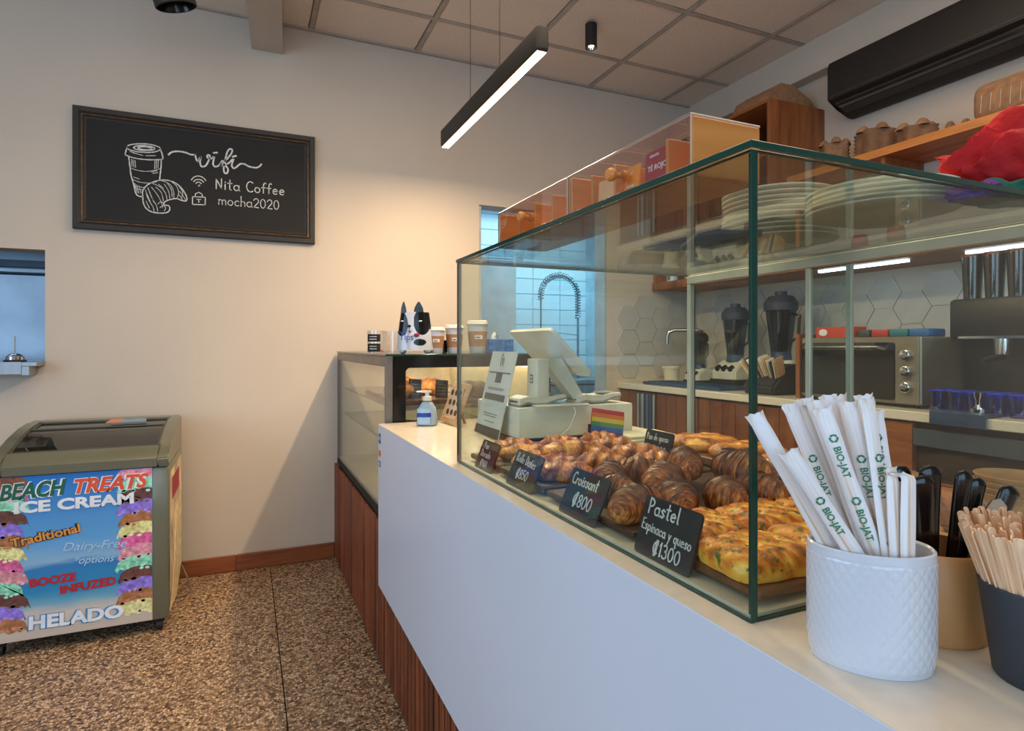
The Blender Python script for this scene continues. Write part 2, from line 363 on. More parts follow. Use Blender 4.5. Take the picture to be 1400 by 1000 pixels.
def strokes_bm(lines, wd, depth=.0006):
    """ribbons in the local xy plane, facing +z"""
    bm = B(); segs = []
    for pts in lines:
        pts = [Vector((a, b, 0)) for a, b in pts]; cur = pts[:1]
        for i in range(1, len(pts)):
            cur.append(pts[i])
            if i < len(pts)-1 and (pts[i]-pts[i-1]).length > 0 and (pts[i+1]-pts[i]).length > 0 and (pts[i]-pts[i-1]).angle(pts[i+1]-pts[i]) > R(55):
                segs.append(cur); cur = [pts[i]]
        segs.append(cur)
    for pts in segs:
        if len(pts) < 2: continue
        L, Rr = [], []
        for i, p in enumerate(pts):
            d = (pts[min(i+1, len(pts)-1)]-pts[max(i-1, 0)])
            if d.length < 1e-9: d = Vector((1, 0, 0))
            d.normalize(); nrm = Vector((-d.y, d.x, 0))
            k = wd*(.5+.08*math.sin(i*2.1)); ex = d*wd*.4*(-1 if i == 0 else 1 if i == len(pts)-1 else 0)
            L.append(bm.verts.new(p+nrm*k+ex)); Rr.append(bm.verts.new(p-nrm*k+ex))
        for i in range(len(pts)-1): bm.faces.new((L[i], Rr[i], Rr[i+1], L[i+1]))
    r = bmesh.ops.extrude_face_region(bm, geom=bm.faces[:])
    for v in [g for g in r['geom'] if isinstance(g, bmesh.types.BMVert)]: v.co.z += depth
    return bm
def smooth_line(pts, n=4):
    """Catmull-Rom resampling of a hand-drawn line"""
    if len(pts) < 3: return pts
    P_ = [pts[0]]+list(pts)+[pts[-1]]; out = []
    for i in range(1, len(P_)-2):
        p0, p1, p2, p3 = P_[i-1:i+3]
        for k in range(n):
            t = k/n; out.append(tuple(.5*(2*p1[j]+(p2[j]-p0[j])*t+(2*p0[j]-5*p1[j]+4*p2[j]-p3[j])*t*t+(3*p1[j]-p0[j]-3*p2[j]+p3[j])*t**3) for j in (0, 1)))
    return out+[pts[-1]]
def write(s, x, y, h, lsp=.1, rot=0, sx=1):
    out = []; cx = 0
    for ch in s:
        wd, st = G[ch]
        for k in st: out.append([(x+(cx+a)*h*sx*math.cos(rot)-b*h*math.sin(rot), y+b*h*math.cos(rot)+(cx+a)*h*sx*math.sin(rot)) for a, b in k])
        cx += wd+(lsp if wd else 0)
    return out
# ================================================================= STRUCTURE
H = 3.14; YB = 3.73; XR = 3.25
fl = struct('floor', box(B(), -3.4, -2.75, -.12, 3.4, 5.5, -.006), dark_m)
for x0, x1 in ((-3.4, -2.174), (-2.17, -1.024), (-1.02, .1245), (.1285, 1.28), (1.284, 2.43), (2.434, 3.4)):
    for y0, y1 in ((-2.75, -.004), (0, 3.73), (3.734, 5.5)):
        part('floor_slab', box(B(), x0, y0, -.02, x1, y1, 0, .0015), terr_m, fl, smooth=None)
# ceiling: suspended grid
ce = struct('ceiling', box(B(), -3.4, -2.75, H+.02, 3.4, 3.87, H+.14), cbar_m)
bx = [.35+.637*k for k in range(-6, 6)]; by = [3.31-.635*k for k in range(0, 10)]
tm = mesh_of(box(B(), -.303, -.302, -.008, .303, .302, .012, .006), 'ceiling_tile', ctile_m, smooth=None)
for i in range(len(bx)):
    for j in range(len(by)):
        part_o = link('ceiling_tile', tm, ce, loc=(bx[i]-.3185, by[j]-.3175, H+.006))
edge_t = {}
for i in range(len(bx)):
    link('ceiling_tile', tm, ce, loc=(bx[i]-.3185, 3.52, H+.006)).scale = (1, .66, 1)
for j in range(-1, len(by)):
    o = link('ceiling_tile', tm, ce, loc=(3.5, (by[j]-.3175) if j >= 0 else 3.52, H+.006))
    bmw = bx[-1]; o.location.x = (bmw+XR)/2+.02; o.scale = ((XR-bmw)/.637*.8, 1 if j >= 0 else .66, 1)
for x in bx: part('ceiling_bar', box(B(), x-.012, -2.7, H-.006, x+.012, YB, H+.004), cbar_m, ce, smooth=None)
for y in by: part('ceiling_bar', box(B(), -3.3, y-.012, H-.0065, XR, y+.012, H+.003), cbar_m, ce, smooth=None)
part('ceiling_bar', box(B(), -3.3, YB-.025, H-.012, XR, YB, H+.004), cbar_m, ce, smooth=None)
# back wall with a serving hatch and a doorway
bw = B(); T = YB+.14
for x0, z0, x1, z1 in ((-3.4, 0, -2.4, H+.1), (-2.4, 0, -.93, 1.17), (-2.4, 1.755, -.93, H+.1), (-.93, 0, 1.414, H+.1),
                       (1.414, 2.208, 2.41, H+.1), (2.41, 0, 3.4, H+.1)):
    box(bw, x0, YB, z0, x1, T, z1)
wb = struct('wall_back', bw, wall_m)
wr = struct('wall_right', box(B(), XR, -2.75, 0, XR+.15, YB+.14, H+.1), wall_m)
t1 = struct('trim_1', box(B(), 3.16, -2.7, 2.93, XR-.001, YB-.001, H-.002, .004), wall_m)
# other walls with window openings (daylight)
lw = B()
for y0, z0, y1, z1 in ((-2.75, 0, -1.4, H+.1), (1.8, 0, 3.87, H+.1), (-1.4, 0, 1.8, .5), (-1.4, 2.6, 1.8, H+.1)): box(lw, -3.4, y0, z0, -3.28, y1, z1)
struct('wall_left', lw, wall_m)
fw = B()
for x0, z0, x1, z1 in ((-3.28, 0, -2.3, H+.1), (1.1, 0, 3.25, H+.1), (-2.3, 0, 1.1, .5), (-2.3, 2.7, 1.1, H+.1)): box(fw, x0, -2.75, z0, x1, -2.62, z1)
struct('wall_front', fw, wall_m)
w1 = struct('window_1', box(box(box(B(), -3.35, -1.4, .5, -3.3, 1.8, .55), -3.35, -1.4, 2.55, -3.3, 1.8, 2.6), -3.35, .17, .55, -3.3, .23, 2.55), black_m)
w2 = struct('window_2', box(box(box(B(), -2.3, -2.7, .5, 1.1, -2.66, .55), -2.3, -2.7, 2.65, 1.1, -2.66, 2.7), -.63, -2.7, .55, -.57, -2.66, 2.65), black_m)
bb = struct('baseboard_back', box(B(), -3.28, YB-.016, 0, -.052, YB-.0005, .092, .004), skirt_m)
part('skirting_board', box(B(), -.05, YB-.016, 0, .484, YB-.0005, .092, .004), skirt_m, bb)
# sloping roof beam under the ceiling
bm = B(); prism(bm, [(.03, YB+.0), (.195, YB+.0), (-.045, -.1), (-.21, -.1)], 2.965, H-.004)
struct('trim_2', bm, plain('beam_paint', (188, 178, 166), .8, var=.02))
# hexagonal tiles on the bar walls
hx = B(); prism(hx, [(.1*math.cos(R(60*k)), .1*math.sin(R(60*k))) for k in range(6)], 0, .006, 'yz')
hm = mesh_of(hx, 'hex_tile', hex_m, smooth=None)
hx = B(); prism(hx, [(.1*math.cos(R(60*k)), .1*math.sin(R(60*k))) for k in range(6)], 0, -.006, 'xz')
hm2 = mesh_of(hx, 'hex_tile', hex_m, smooth=None)
for i in range(18):
    for j in range(3):
        link('hex_tile', hm, wr, loc=(XR-.0062, 3.6-i*.154, 1.12+j*.178+(.089 if i % 2 else 0)))
for i in range(4):
    for j in range(3):
        link('hex_tile', hm2, wb, loc=(2.6+i*.154, YB-.0002, 1.12+j*.178+(.089 if i % 2 else 0)))
# kitchen beyond
kw = struct('wall_kitchen', box(box(box(B(), -3.4, 5.3, 0, 3.4, 5.45, 2.7), -3.4, YB+.14, 0, -3.28, 5.3, 2.7), 3.28, YB+.14, 0, 3.4, 5.3, 2.7), kwall_m)
kc = struct('ceiling_kitchen', box(B(), -3.4, YB+.141, 2.65, 3.4, 5.45, 2.75), kwall_m)
tl = mesh_of(box(B(), -.147, 0, -.072, .147, .008, .072, .002), 'wall_tile', tile_m, smooth=None)
for i in range(4):
    for j in range(15):
        link('wall_tile', tl, kw, loc=(2.12+i*.3, 5.291, .5+j*.15))
# grey strip lining the door jamb
dj = struct('trim_3', box(box(B(), 1.4145, YB+.002, 0, 1.43, YB+.139, 2.2), 2.394, YB+.002, 0, 2.409, YB+.139, 2.2), plain('jamb_paint', (168, 178, 184), .6))

# ================================================================= FRONT COUNTER
fc = thing('front_counter', 'long white-panelled service counter with a vertical wooden slat base', 'counter', (.463, -.9, 0))
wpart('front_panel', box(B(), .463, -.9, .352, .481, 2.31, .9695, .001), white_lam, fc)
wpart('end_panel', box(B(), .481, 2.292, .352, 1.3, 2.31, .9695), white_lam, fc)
wpart('cabinet_body', box(B(), .506, -.9, .02, 1.3, 2.29, .9695), dark_m, fc)
wpart('backing_board', box(B(), .498, -.9, .0, .5055, 2.33, .58), dark_m, fc)
sm = mesh_of(box(B(), 0, -.017, .012, .013, .017, .5, .002), 'slat', slat_m, smooth=None)
y = -.2; k = 0
while y < 2.32:
    link('slat', sm, fc, loc=(.4845-.463, y+.9, 0)).scale = (1, 1, .98); y += .0505
for i, (z, mt, hh) in enumerate(((.918, blue_p, .038), (.862, plain('orange_sticker', (222, 104, 40), .5), .022), (.822, plain('violet_sticker', (90, 96, 170), .5), .022))):
    s = wpart('card_sticker', box(B(), .4622, 2.264, z-hh/2, .4632, 2.3, z+hh/2), mt, fc, ['blue payment card sticker', 'orange payment card sticker', 'violet payment card sticker'][i])
    if i == 2:
        t = text_bm('VISA', .014, .2, .0002); t.transform(Matrix.Translation((.4619, 2.299, .817)) @ SIDEX); wpart('lettering', t, white_p, s)
    if i == 0:
        b = B(); box(b, .4618, 2.268, z-.006, .4623, 2.296, z+.008); wpart('sticker_band', b, plain('pale_blue', (150, 170, 214), .5), s)
ct = part('counter_top', box(B(), .463, -.9, .9697, 1.3, 2.315, .9702-.0002), ctop_m)
ct.data = mesh_of(box(B(), .4635, -.9, .9698, 1.32, 2.316, .97), 'counter_top', ctop_m)
tag(ct, 'pale quartz countertop running along the whole front counter', 'countertop')

# ================================================================= GLASS DISPLAY CASE ON THE COUNTER
CX0, CX1, CY0, CY1, CZ0, CZ1 = .497, 1.247, .486, 1.473, .9705, 1.492
def pane(x0, y0, z0, x1, y1, z1, axis):
    b = box(B(), x0, y0, z0, x1, y1, z1, .0008); b.normal_update()
    for f in b.faces: f.material_index = 0 if abs(f.normal[axis]) > .9 else 1
    return b
dc = thing('display_case', 'large green-edged glass display case full of pastries on the front counter', 'display case', (CX0, CY0, CZ0))
GE = [glass_g, edge_m]
wpart('front_pane', pane(CX0, CY0, CZ0, CX0+.008, CY1, CZ1-.009, 0), GE, dc, smooth=None)
wpart('side_pane', pane(CX0+.0085, CY0, CZ0, CX1, CY0+.008, CZ1-.009, 1), GE, dc, smooth=None)
wpart('side_pane', pane(CX0+.0085, CY1-.008, CZ0, CX1, CY1, CZ1-.009, 1), GE, dc, smooth=None)
wpart('top_pane', pane(CX0-.002, CY0-.002, CZ1-.0085, CX1+.01, CY1+.002, CZ1, 2), GE, dc, smooth=None)
wpart('base_plate', box(B(), CX0+.009, CY0+.009, CZ0, CX1-.004, CY1-.009, .9745), plain('base_board', (214, 206, 186), .35), dc)
wpart('corner_strip', box(B(), CX0+.009, CY0+.0085, .975, CX0+.013, CY0+.0125, CZ1-.01), edge_m, dc)
b = B(); box(b, CX1-.014, CY0+.01, 1.458, CX1+.008, CY1-.01, 1.482, .002); wpart('top_rail', b, alum_m, dc)
b = B(); box(b, CX1-.014, CY0+.01, .975, CX1+.008, CY1-.01, .993, .002); wpart('bottom_rail', b, alum_m, dc)
for y in (CY0+.01, CY1-.026): wpart('rear_post', box(B(), CX1-.014, y, .994, CX1+.008, y+.016, 1.457, .002), alum_m, dc)
for (ya, yb, xo) in ((.93, CY1-.03, -.002), (CY0+.03, 1.03, -.011)):
    d = wpart('sliding_door', pane(CX1+xo, ya, .996, CX1+xo+.004, yb, 1.455, 0), GE, dc, smooth=None)
    e = ya if xo == -.002 else yb
    wpart('door_stile', box(B(), CX1+xo-.003, e-.007, .996, CX1+xo+.007, e+.007, 1.456, .001), alum_m, d)

# ================================================================= BOARDS AND PASTRIES
def board(x0, y0, x1, y1, z0, z1, label, mt=board_m):
    t = thing('serving_board', label, 'board', (x0, y0, z0))
    wpart('board_top', box(B(), x0, y0, z0+.006, x1, y1, z1, .003), mt, t)
    for yy in (y0+.02, y1-.04):
        wpart('board_foot', box(B(), x0+.02, yy, z0, x1-.02, yy+.02, z0+.0065), dark_m, t)
    return t
Z0 = .9748
board(.528, .505, .93, .735, Z0, .994, 'walnut board under the spinach pies nearest the front corner')
board(.528, .748, 1.0, 1.03, Z0, .992, 'dark board under the croissants in the middle of the case', board_side)
board(.528, 1.045, .96, 1.265, Z0, .994, 'dark board under the rolls behind the second tag', board_side)
board(.528, 1.28, .94, 1.455, Z0, .994, 'dark board under the pastries at the far end of the case', board_side)
board(1.02, .70, 1.21, 1.33, Z0, 1.0, 'long wooden board under the golden pastries along the back doors')
# wooden board on which the right-hand loaf lies
board(.937, .505, 1.017, .74, Z0, 1.004, 'small dark board under the flat loaf at the right')

def grid_solid(nu, nv, fn):
    """closed shape: u around the axis, v along it; returns mesh data with toast attribute"""
    bm = B(); att = []
    rings = []
    for j in range(nv+1):
        ring = []
        for i in range(nu):
            x, y, z, t = fn(i/nu, j/nv); ring.append(bm.verts.new((x, y, z))); att.append(t)
        rings.append(ring)
    for j in range(nv):
        for i in range(nu): bm.faces.new((rings[j][i], rings[j][(i+1) % nu], rings[j+1][(i+1) % nu], rings[j+1][i]))
    bm.faces.new(rings[0][::-1]); bm.faces.new(rings[-1])
    return bm, att
def croissant_mesh(seed, L=.125, Rm=.034, bend=.5):
    o = Vector((seed*7.3, seed*3.1, 0))
    def fn(u, v):
        s = 2*v-1; a = s*bend*1.4
        cx = math.sin(a)*L/(2*bend*1.4)*1.0; cy = (math.cos(a)-1)*L*.55
        env = max(.02, (1-abs(s)**2.1))**.62
        seg = abs(s)*5+.35*noise.noise(Vector((math.cos(2*PI*u)*1.2, math.sin(2*PI*u)*1.2, s*2))+o); fr = seg-math.floor(seg)
        r = Rm*env*(1.05-.12*fr)*(1 if abs(s) > .24 else 1.03)
        th = 2*PI*u; nx = noise.noise(Vector((math.cos(th)*1.6, math.sin(th)*1.6, s*5))+o)
        fine = noise.noise(Vector((math.cos(th)*2, math.sin(th)*2, s*34))+o)
        r *= 1+.10*nx+.04*fine
        q = Vector((0, math.cos(th), math.sin(th)))
        q.rotate(Matrix.Rotation(-a*1.1, 3, 'Z'))
        p = Vector((cx, cy, 0))+q*r
        z = max(p.z, -Rm*.72)*.95+Rm*.72
        t = .30*(1-fr)**2+.20*max(0, math.sin(th))+.34*fine+.10-.16*abs(s)+.15*nx
        return p.x, p.y, z, t
    bm, att = grid_solid(36, 120, fn)
    return mesh_of(bm, 'croissant', croi_m, attr=att, smooth=60)
crm = [croissant_mesh(i) for i in range(3)]
CR = [ # x, y, z, yaw, scale, mesh, label
 (.57, .795, .992, 8, .92, 0, 'croissant pointing at the front glass between the Croissant and Pastel tags'),
 (.64, .975, .992, 35, .92, 1, 'pale croissant on the left of the pile, above the Croissant tag'),
 (.70, .885, .996, 20, 1.0, 2, 'croissant in the middle of the pile in front of the Pan de queso tag'),
 (.645, .79, .992, 60, .95, 1, 'dark croissant directly above the Pastel tag'),
 (.735, .775, .992, 75, .95, 0, 'dark croissant just left of the glass corner edge'),
 (.80, .955, 1.006, 55, 1.0, 0, 'croissant at the rear of the pile right of the Pan de queso tag'),
 (.86, .855, 1.004, 78, 1.15, 2, 'largest dark croissant behind the glass corner edge'),
 (.82, .775, .992, 90, .95, 1, 'croissant at the right end of the pile beside the spinach pies'),
 (.93, .965, .992, 40, 1.0, 1, 'croissant at the back right corner of the croissant board'),
 (.598, .895, .992, 95, .85, 2, 'croissant lying flat behind the Croissant tag'),
 (.72, 1.0, .992, 150, .9, 0, 'croissant at the back left of the pile next to the rolls'),
]
for x, y, z, a, s, mi, lb in CR:
    o = link('croissant', crm[mi], loc=(x, y, z), rot=(R(random.uniform(-6, 6)), R(random.uniform(-4, 4)), R(a+random.uniform(-4, 4))))
    o.scale = (s, s, s*1.05); tag(o, lb, 'croissant', 'croissants on the middle board')
def slab_mesh(name, mt, seed, lx, ly, h, bump=.004, e=3.5, stripes=0, edge_toast=.1):
    """flat baked slab with puffy top: superellipse outline"""
    o = Vector((seed*5.1, seed*2.7, seed)); bm = B(); att = []; nr, na = 28, 84
    def put(x, y, z, t): att.append(t); return bm.verts.new((x, y, z))
    def rad(a):
        c_, s_ = abs(math.cos(a)), abs(math.sin(a)); return 1/((c_**e+s_**e)**(1/e))
    rings = []
    for j in range(nr+1):
        k = j/nr; ring = []
        for i in range(na):
            a = 2*PI*i/na; r = rad(a)*k; x, y = r*math.cos(a)*lx/2, r*math.sin(a)*ly/2
            wob = 1+.05*noise.noise(Vector((math.cos(a)*2, math.sin(a)*2, 0))+o); x *= wob; y *= wob
            nz = noise.noise(Vector((x*38, y*38, 0))+o); n2 = noise.noise(Vector((x*150+y*60, y*90, 3))+o)
            st = math.sin((x*.8+y*.6)*stripes+nz*5+n2*2) if stripes else 0
            z = h*(1-.45*k**7)+bump*(nz+.6*n2)+.0012*st*(1-k**4)
            ring.append(put(x, y, z, .30+.35*nz+.15*st+.22*n2+edge_toast*k**4))
        rings.append(ring)
        if j == 0: pass
    for (kz, kr) in ((.28, 1.015), (0, .97)):
        ring = []
        for i in range(na):
            a = 2*PI*i/na; r = rad(a)*kr; wob = 1+.05*noise.noise(Vector((math.cos(a)*2, math.sin(a)*2, 0))+o)
            ring.append(put(r*math.cos(a)*lx/2*wob, r*math.sin(a)*ly/2*wob, h*kz, .2))
        rings.append(ring)
    for a_, b_ in zip(rings, rings[1:]):
        for i in range(na): bm.faces.new((a_[i], a_[(i+1) % na], b_[(i+1) % na], b_[i]))
    bm.faces.new(rings[-1]); bmesh.ops.remove_doubles(bm, verts=[], dist=0)
    return mesh_of(bm, name, mt, attr=att, smooth=70)
spm = [slab_mesh('spinach_pie', spin_m, i, .121, .102, .032, .0055, 7, 260) for i in range(3)]
k = 0
for j, yy in enumerate((.563, .67)):
    for i, xx in enumerate((.585, .708, .832)):
        o = link('spinach_pie', spm[(i+j) % 3], loc=(xx, yy, .995), rot=(0, 0, R(random.uniform(-5, 5))))
        tag(o, ('front' if j == 0 else 'rear')+'-row spinach pie, '+['nearest the glass front', 'in the middle of the row', 'behind the straw cup'][i], 'pie', 'golden spinach pies on the near board'); k += 1
def roll_mesh(seed, L, r, turns, mt=dane_m, name='danish_roll'):
    o = Vector((seed*3.3, seed*1.7, 0))
    def fn(u, v):
        s = 2*v-1; th = 2*PI*u; env = max(.03, 1-abs(s)**2.6)**.6
        rid = math.sin(th*2+s*turns+noise.noise(Vector((s*2, 0, 0))+o)*1.5)
        nz = noise.noise(Vector((math.cos(th)*2, math.sin(th)*2, s*6))+o)
        rr = r*env*(1+.13*rid+.1*nz)
        y = math.cos(th)*rr*1.25; z = max(math.sin(th)*rr, -r*.6)*.85+r*.5
        fi = noise.noise(Vector((math.cos(th)*3, math.sin(th)*3, s*30))+o)
        return s*L/2, y*(1+.05*fi), z*(1+.05*fi), .30+.16*rid+.25*nz+.1*math.sin(th)+.36*fi
    bm, att = grid_solid(32, 90, fn)
    return mesh_of(bm, name, mt, attr=att, smooth=70)
rm = [roll_mesh(1, .13, .027, 9), roll_mesh(2, .12, .028, 13), roll_mesh(3, .13, .026, 7, gold_m)]
DR = [(.60, 1.09, .995, -25, 0, 'danish roll with a folded end right of the 850 tag'), (.61, 1.155, .998, -18, 1, 'danish roll directly behind the 850 tag'),
 (.61, 1.225, .995, -12, 2, 'golden danish roll left of the 850 tag'), (.71, 1.12, 1.0, -30, 1, 'rounded danish roll beside the leftmost croissant'),
 (.73, 1.2, 1.0, -25, 0, 'danish roll in the second row of the roll board'), (.84, 1.10, .996, -20, 1, 'dark danish roll at the back right of the roll board'),
 (.85, 1.19, 1.0, -15, 0, 'long dark roll in front of the rainbow card holder'), (.655, 1.185, 1.022, 10, 2, 'danish roll lying on top of two others behind the 850 tag'),
 (.62, 1.325, .995, -8, 2, 'golden pastry just right of the leftmost tag'), (.63, 1.41, .995, 5, 0, 'round-ended pastry at the far left of the case'),
 (.75, 1.32, .995, -15, 2, 'golden pastry in the second row at the far end'), (.76, 1.40, .995, -5, 1, 'brown pastry in front of the cash drawer'),
 (.875, 1.33, .995, -12, 0, 'dark pastry at the back of the far board'), (.885, 1.41, .996, 0, 1, 'brown pastry at the back far corner of the case')]
for x, y, z, a, mi, lb in DR:
    o = link('danish_roll', rm[mi], loc=(x, y, z), rot=(0, 0, R(a))); tag(o, lb, 'pastry', 'danish rolls in the left half of the case')
chm = [slab_mesh('cheese_pastry', gold_m, 10+i, .17, .15, .03, .005, 3, 90) for i in range(2)]
for i, yy in enumerate((.785, .945, 1.10, 1.255)):
    o = link('cheese_pastry', chm[i % 2], loc=(1.115, yy, 1.0005), rot=(0, 0, R(random.uniform(-6, 6))))
    tag(o, 'flat golden cheese pastry on the back board, '+['nearest the near glass side', 'second from the near glass side', 'second from the Pan de queso tag', 'beside the Pan de queso tag'][i], 'pastry', 'flat cheese pastries along the back doors')
fo = link('flat_loaf', slab_mesh('flat_loaf', dane_m, 21, .24, .085, .045, .006, 2.2, 60), loc=(.978, .628, 1.0045), rot=(0, 0, R(88)))
tag(fo, 'long brown flat loaf behind the cutlery at the right of the case', 'bread')

# price tags: slate cards on wedge feet
def price_tag(x, y, z, wd, hh, lean, lines, label, yaw=0):
    t = thing('price_tag', label, 'price tag', (x, y, z))
    t.rotation_euler = (0, 0, R(yaw))
    M = Matrix.Rotation(lean, 4, 'Y')
    b = B(); prism(b, [(-a, c_) for a, c_ in rrect(0, 0, wd, hh, .007)], 0, .004, 'yz'); 
    c = part('card', b, tag_m, t); c.rotation_euler = (0, lean, 0)
    b = B(); prism(b, [(.012, 0), (.05, 0), (math.sin(lean)*hh*.45+.014, hh*.45), (math.sin(lean)*hh*.45+.009, hh*.45)], -wd*.5-.01, -wd*.5+.01, 'xz'); part('foot', b, blackg_m, t)
    for (s, tx, tz, h, sx, rot) in lines:
        b = strokes_bm(write(s, tx, tz, h, sx=sx, rot=rot), h*.11)
        b.transform(Matrix.Translation((-.0003, 0, 0)) @ SIDEX); o = part('handwriting', b, chalk, c)
    return t
price_tag(.512, .722, .975, .118, .082, R(17), [('Pastel', .012, .058, .021, 1, 0), ('Espinaca y queso', .006, .035, .0145, .82, -.03), ('$1300', .04, .008, .019, 1, 0)], 'slate price tag reading Pastel Espinaca y queso, 1300')
price_tag(.512, .952, .975, .122, .082, R(24), [('Croissant', .012, .055, .02, .85, 0), ('$800', .035, .02, .023, 1, 0)], 'slate price tag reading Croissant, 800')
price_tag(.512, 1.192, .975, .125, .078, R(24), [('Rollo Dan^es', .012, .053, .018, .85, -.05), ('$850', .035, .02, .021, 1, 0)], 'slate price tag reading Rollo Danes, 850')
price_tag(.512, 1.385, .975, .105, .07, R(22), [('Pan', .02, .05, .015, 1, 0), ('Dorado', .015, .03, .016, 1, 0), ('$900', .03, .008, .016, 1, 0)], 'slate price tag leftmost in the case, reading 900')
price_tag(.965, 1.325, .975, .112, .075, R(14), [('Pan de queso', .008, .05, .0165, .78, 0), ('$1000', .035, .018, .019, 1, 0)], 'slate price tag reading Pan de queso at the back of the case')

# ================================================================= TEA BOXES ON THE CASE
acr_edge = plain('acrylic_edge', (206, 176, 152), .2)
def tea_box(y0, label, divs):
    L = .324; t = thing('tea_box', label, 'tea box', (.53, y0, 1.4925), group='bamboo tea boxes on the glass case')
    D, Hh = .118, .078
    for yy in (0, L-.008): part('end_panel', box(B(), 0, yy, 0, D, yy+.008, Hh, .002), pine_m, t)
    part('bottom', box(B(), .002, .008, 0, D, L-.008, .006), pine_m, t)
    part('back_panel', box(B(), D-.006, .008, .006, D, L-.008, Hh*.55), pine_m, t)
    for dv in divs: part('divider', box(B(), .006, dv-.003, .006, D-.008, dv+.003, Hh-.012, .001), pine_m, t)
    part('lid', pane(-.001, .0, Hh, D, L, Hh+.003, 2), [acryl, acr_edge], t, smooth=None)
    f = part('front_window', pane(-.003, .0, .004, .0, L, Hh+.003, 0), [acryl, acr_edge], t, smooth=None)
    b = B(); lathe(b, [(0, 0), (.004, .0), (.0045, .006), (.0095, .012), (.0105, .017), (.008, .022), (0, .023)], 20); b.transform(Matrix.Translation((-.003, L/2, .04)) @ Matrix.Rotation(R(-90), 4, 'Y'))
    part('knob', b, pine_m, f)
    b = B(); lathe(b, [(0, 0), (.009, .0), (.009, .004), (0, .005)], 16); b.transform(Matrix.Translation((.001, L/2, .04)) @ Matrix.Rotation(R(90), 4, 'Y')); part('knob_plate', b, pine_m, f)
    return t
tea_box(.617, 'bamboo tea box with red and orange sachets, nearer one on the glass case', (.06, .19, .258))
tea_box(.945, 'empty bamboo tea box with a clear front, farther one on the glass case', (.075, .15, .23))
def sachet(y, mt, lines, label, z=1.4995, wd=.05, hh=.055, x=.541, tilt=3):
    t = thing('tea_sachet', label, 'tea sachet', (x, y, z)); t.rotation_euler = (0, R(tilt), 0)
    b = B(); prism(b, rrect(-wd, 0, 0, hh, .002), 0, .003, 'yz'); part('packet', b, mt, t)
    for s, tx, tz, sz in lines:
        q = text_bm(s, sz, 0, .0003); q.transform(Matrix.Translation((-.0004, -tx, tz)) @ SIDEX); part('lettering', q, paper_m, t)
sachet(.735, tcard, [('TÉ ROJO', .006, .026, .0115), ('infusión', .01, .046, .007)], 'red tea sachet reading TE ROJO in the nearer tea box')
sachet(.79, torange, [('TÉ', .008, .034, .009), ('naranja', .006, .016, .007)], 'orange tea sachet left of the red one', hh=.05, wd=.036, tilt=9)
sachet(.864, plain('pale_packet', (224, 178, 130), .6), [], 'pale tan tea sachet in the nearer tea box beside the knob', hh=.045)

# ================================================================= PLATES, BOARDS, CLOTHS ON THE CASE TOP
pb = B(); lathe(pb, [(0, 0), (.062, 0), (.066, .003), (.100, .011), (.119, .0155), (.122, .0175), (.122, .0205), (.119, .0215), (.098, .0145), (.064, .0065), (0, .005)], 56)
pm = mesh_of(pb, 'plate', plate_m, smooth=50)
nth = ['bottom', 'second from the bottom', 'third from the bottom', 'fourth from the bottom', 'fifth from the bottom', 'sixth from the bottom', 'seventh from the bottom', 'third from the top', 'second from the top', 'top']
for (cx, cy, N, which, dz) in ((1.118, 1.012, 10, 'left', .0112), (1.045, .72, 5, 'right', .0085)):
    names = nth if N == 10 else nth[:3]+nth[8:]
    for k in range(N):
        o = link('plate', pm, loc=(cx+random.uniform(-.003, .003), cy+random.uniform(-.003, .003), 1.4925+k*dz))
        tag(o, names[k]+' cream plate of the '+which+' stack on the glass case', 'plate', 'cream plates in the '+which+' stack')
for (x, y, rz, lb) in ((.93, 1.0, 62, 'black rounded serving slab on the glass case left of the plates'), (.955, 1.255, 60, 'black rounded serving slab farther along the glass case')):
    b = B(); prism(b, rrect(-.10, -.065, .10, .065, .025, 5), 0, .008, 'xy')
    o = part('serving_slab', b, plain('slate_slab', (58, 60, 62), .5), None, loc=(x, y, 1.4925), rot=(0, 0, R(rz))); tag(o, lb, 'slab')
def cloth(name, x, y, z, lx, ly, h, mt, seed, lb, rz=0, pt=0):
    bm = B(); o = Vector((seed, seed*2, 0)); nu, nv = 90, 40
    rings = []
    for j in range(nv+1):
        ph = PI*j/nv-PI/2; ring = []
        for i in range(nu):
            th = 2*PI*i/nu; c_ = max(0, math.cos(ph))**.6
            rr = 1+.22*noise.noise(Vector((math.cos(th)*1.7, math.sin(th)*1.7, ph))+o)+.10*noise.noise(Vector((math.cos(th)*5, math.sin(th)*5, ph*3))+o)
            rr *= 1+pt*max(0, math.cos(th-PI))**7
            cr = abs(noise.noise(Vector((math.cos(th)*2.6, math.sin(th)*2.6, ph*1.4))+o*2)); rr *= 1.08-.30*cr
            zz = (math.sin(ph)*.5+.5)*h*(1+.5*noise.noise(Vector((math.cos(th)*1.8*c_, math.sin(th)*1.8*c_, 5))+o)-.28*cr*c_)
            ring.append(bm.verts.new((math.cos(th)*c_*lx/2*rr, math.sin(th)*c_*ly/2*rr, max(0, zz))))
        rings.append(ring)
    for a_, b_ in zip(rings, rings[1:]):
        for i in range(nu): bm.faces.new((a_[i], a_[(i+1) % nu], b_[(i+1) % nu], b_[i]))
    bm.faces.new(rings[0][::-1]); bm.faces.new(rings[-1])
    ob = part(name, bm, mt, None, loc=(x, y, z), rot=(0, 0, R(rz)), smooth=50); tag(ob, lb, 'cloth'); return ob
cloth('folded_cloth', 1.10, .548, 1.4925, .15, .09, .03, green_c, 3, 'dark green folded cloth under the red one on the glass case', -20)
cloth('folded_cloth', 1.02, .555, 1.4925, .06, .07, .026, purp_c, 5, 'purple folded cloth on the glass case in front of the green one', 0)
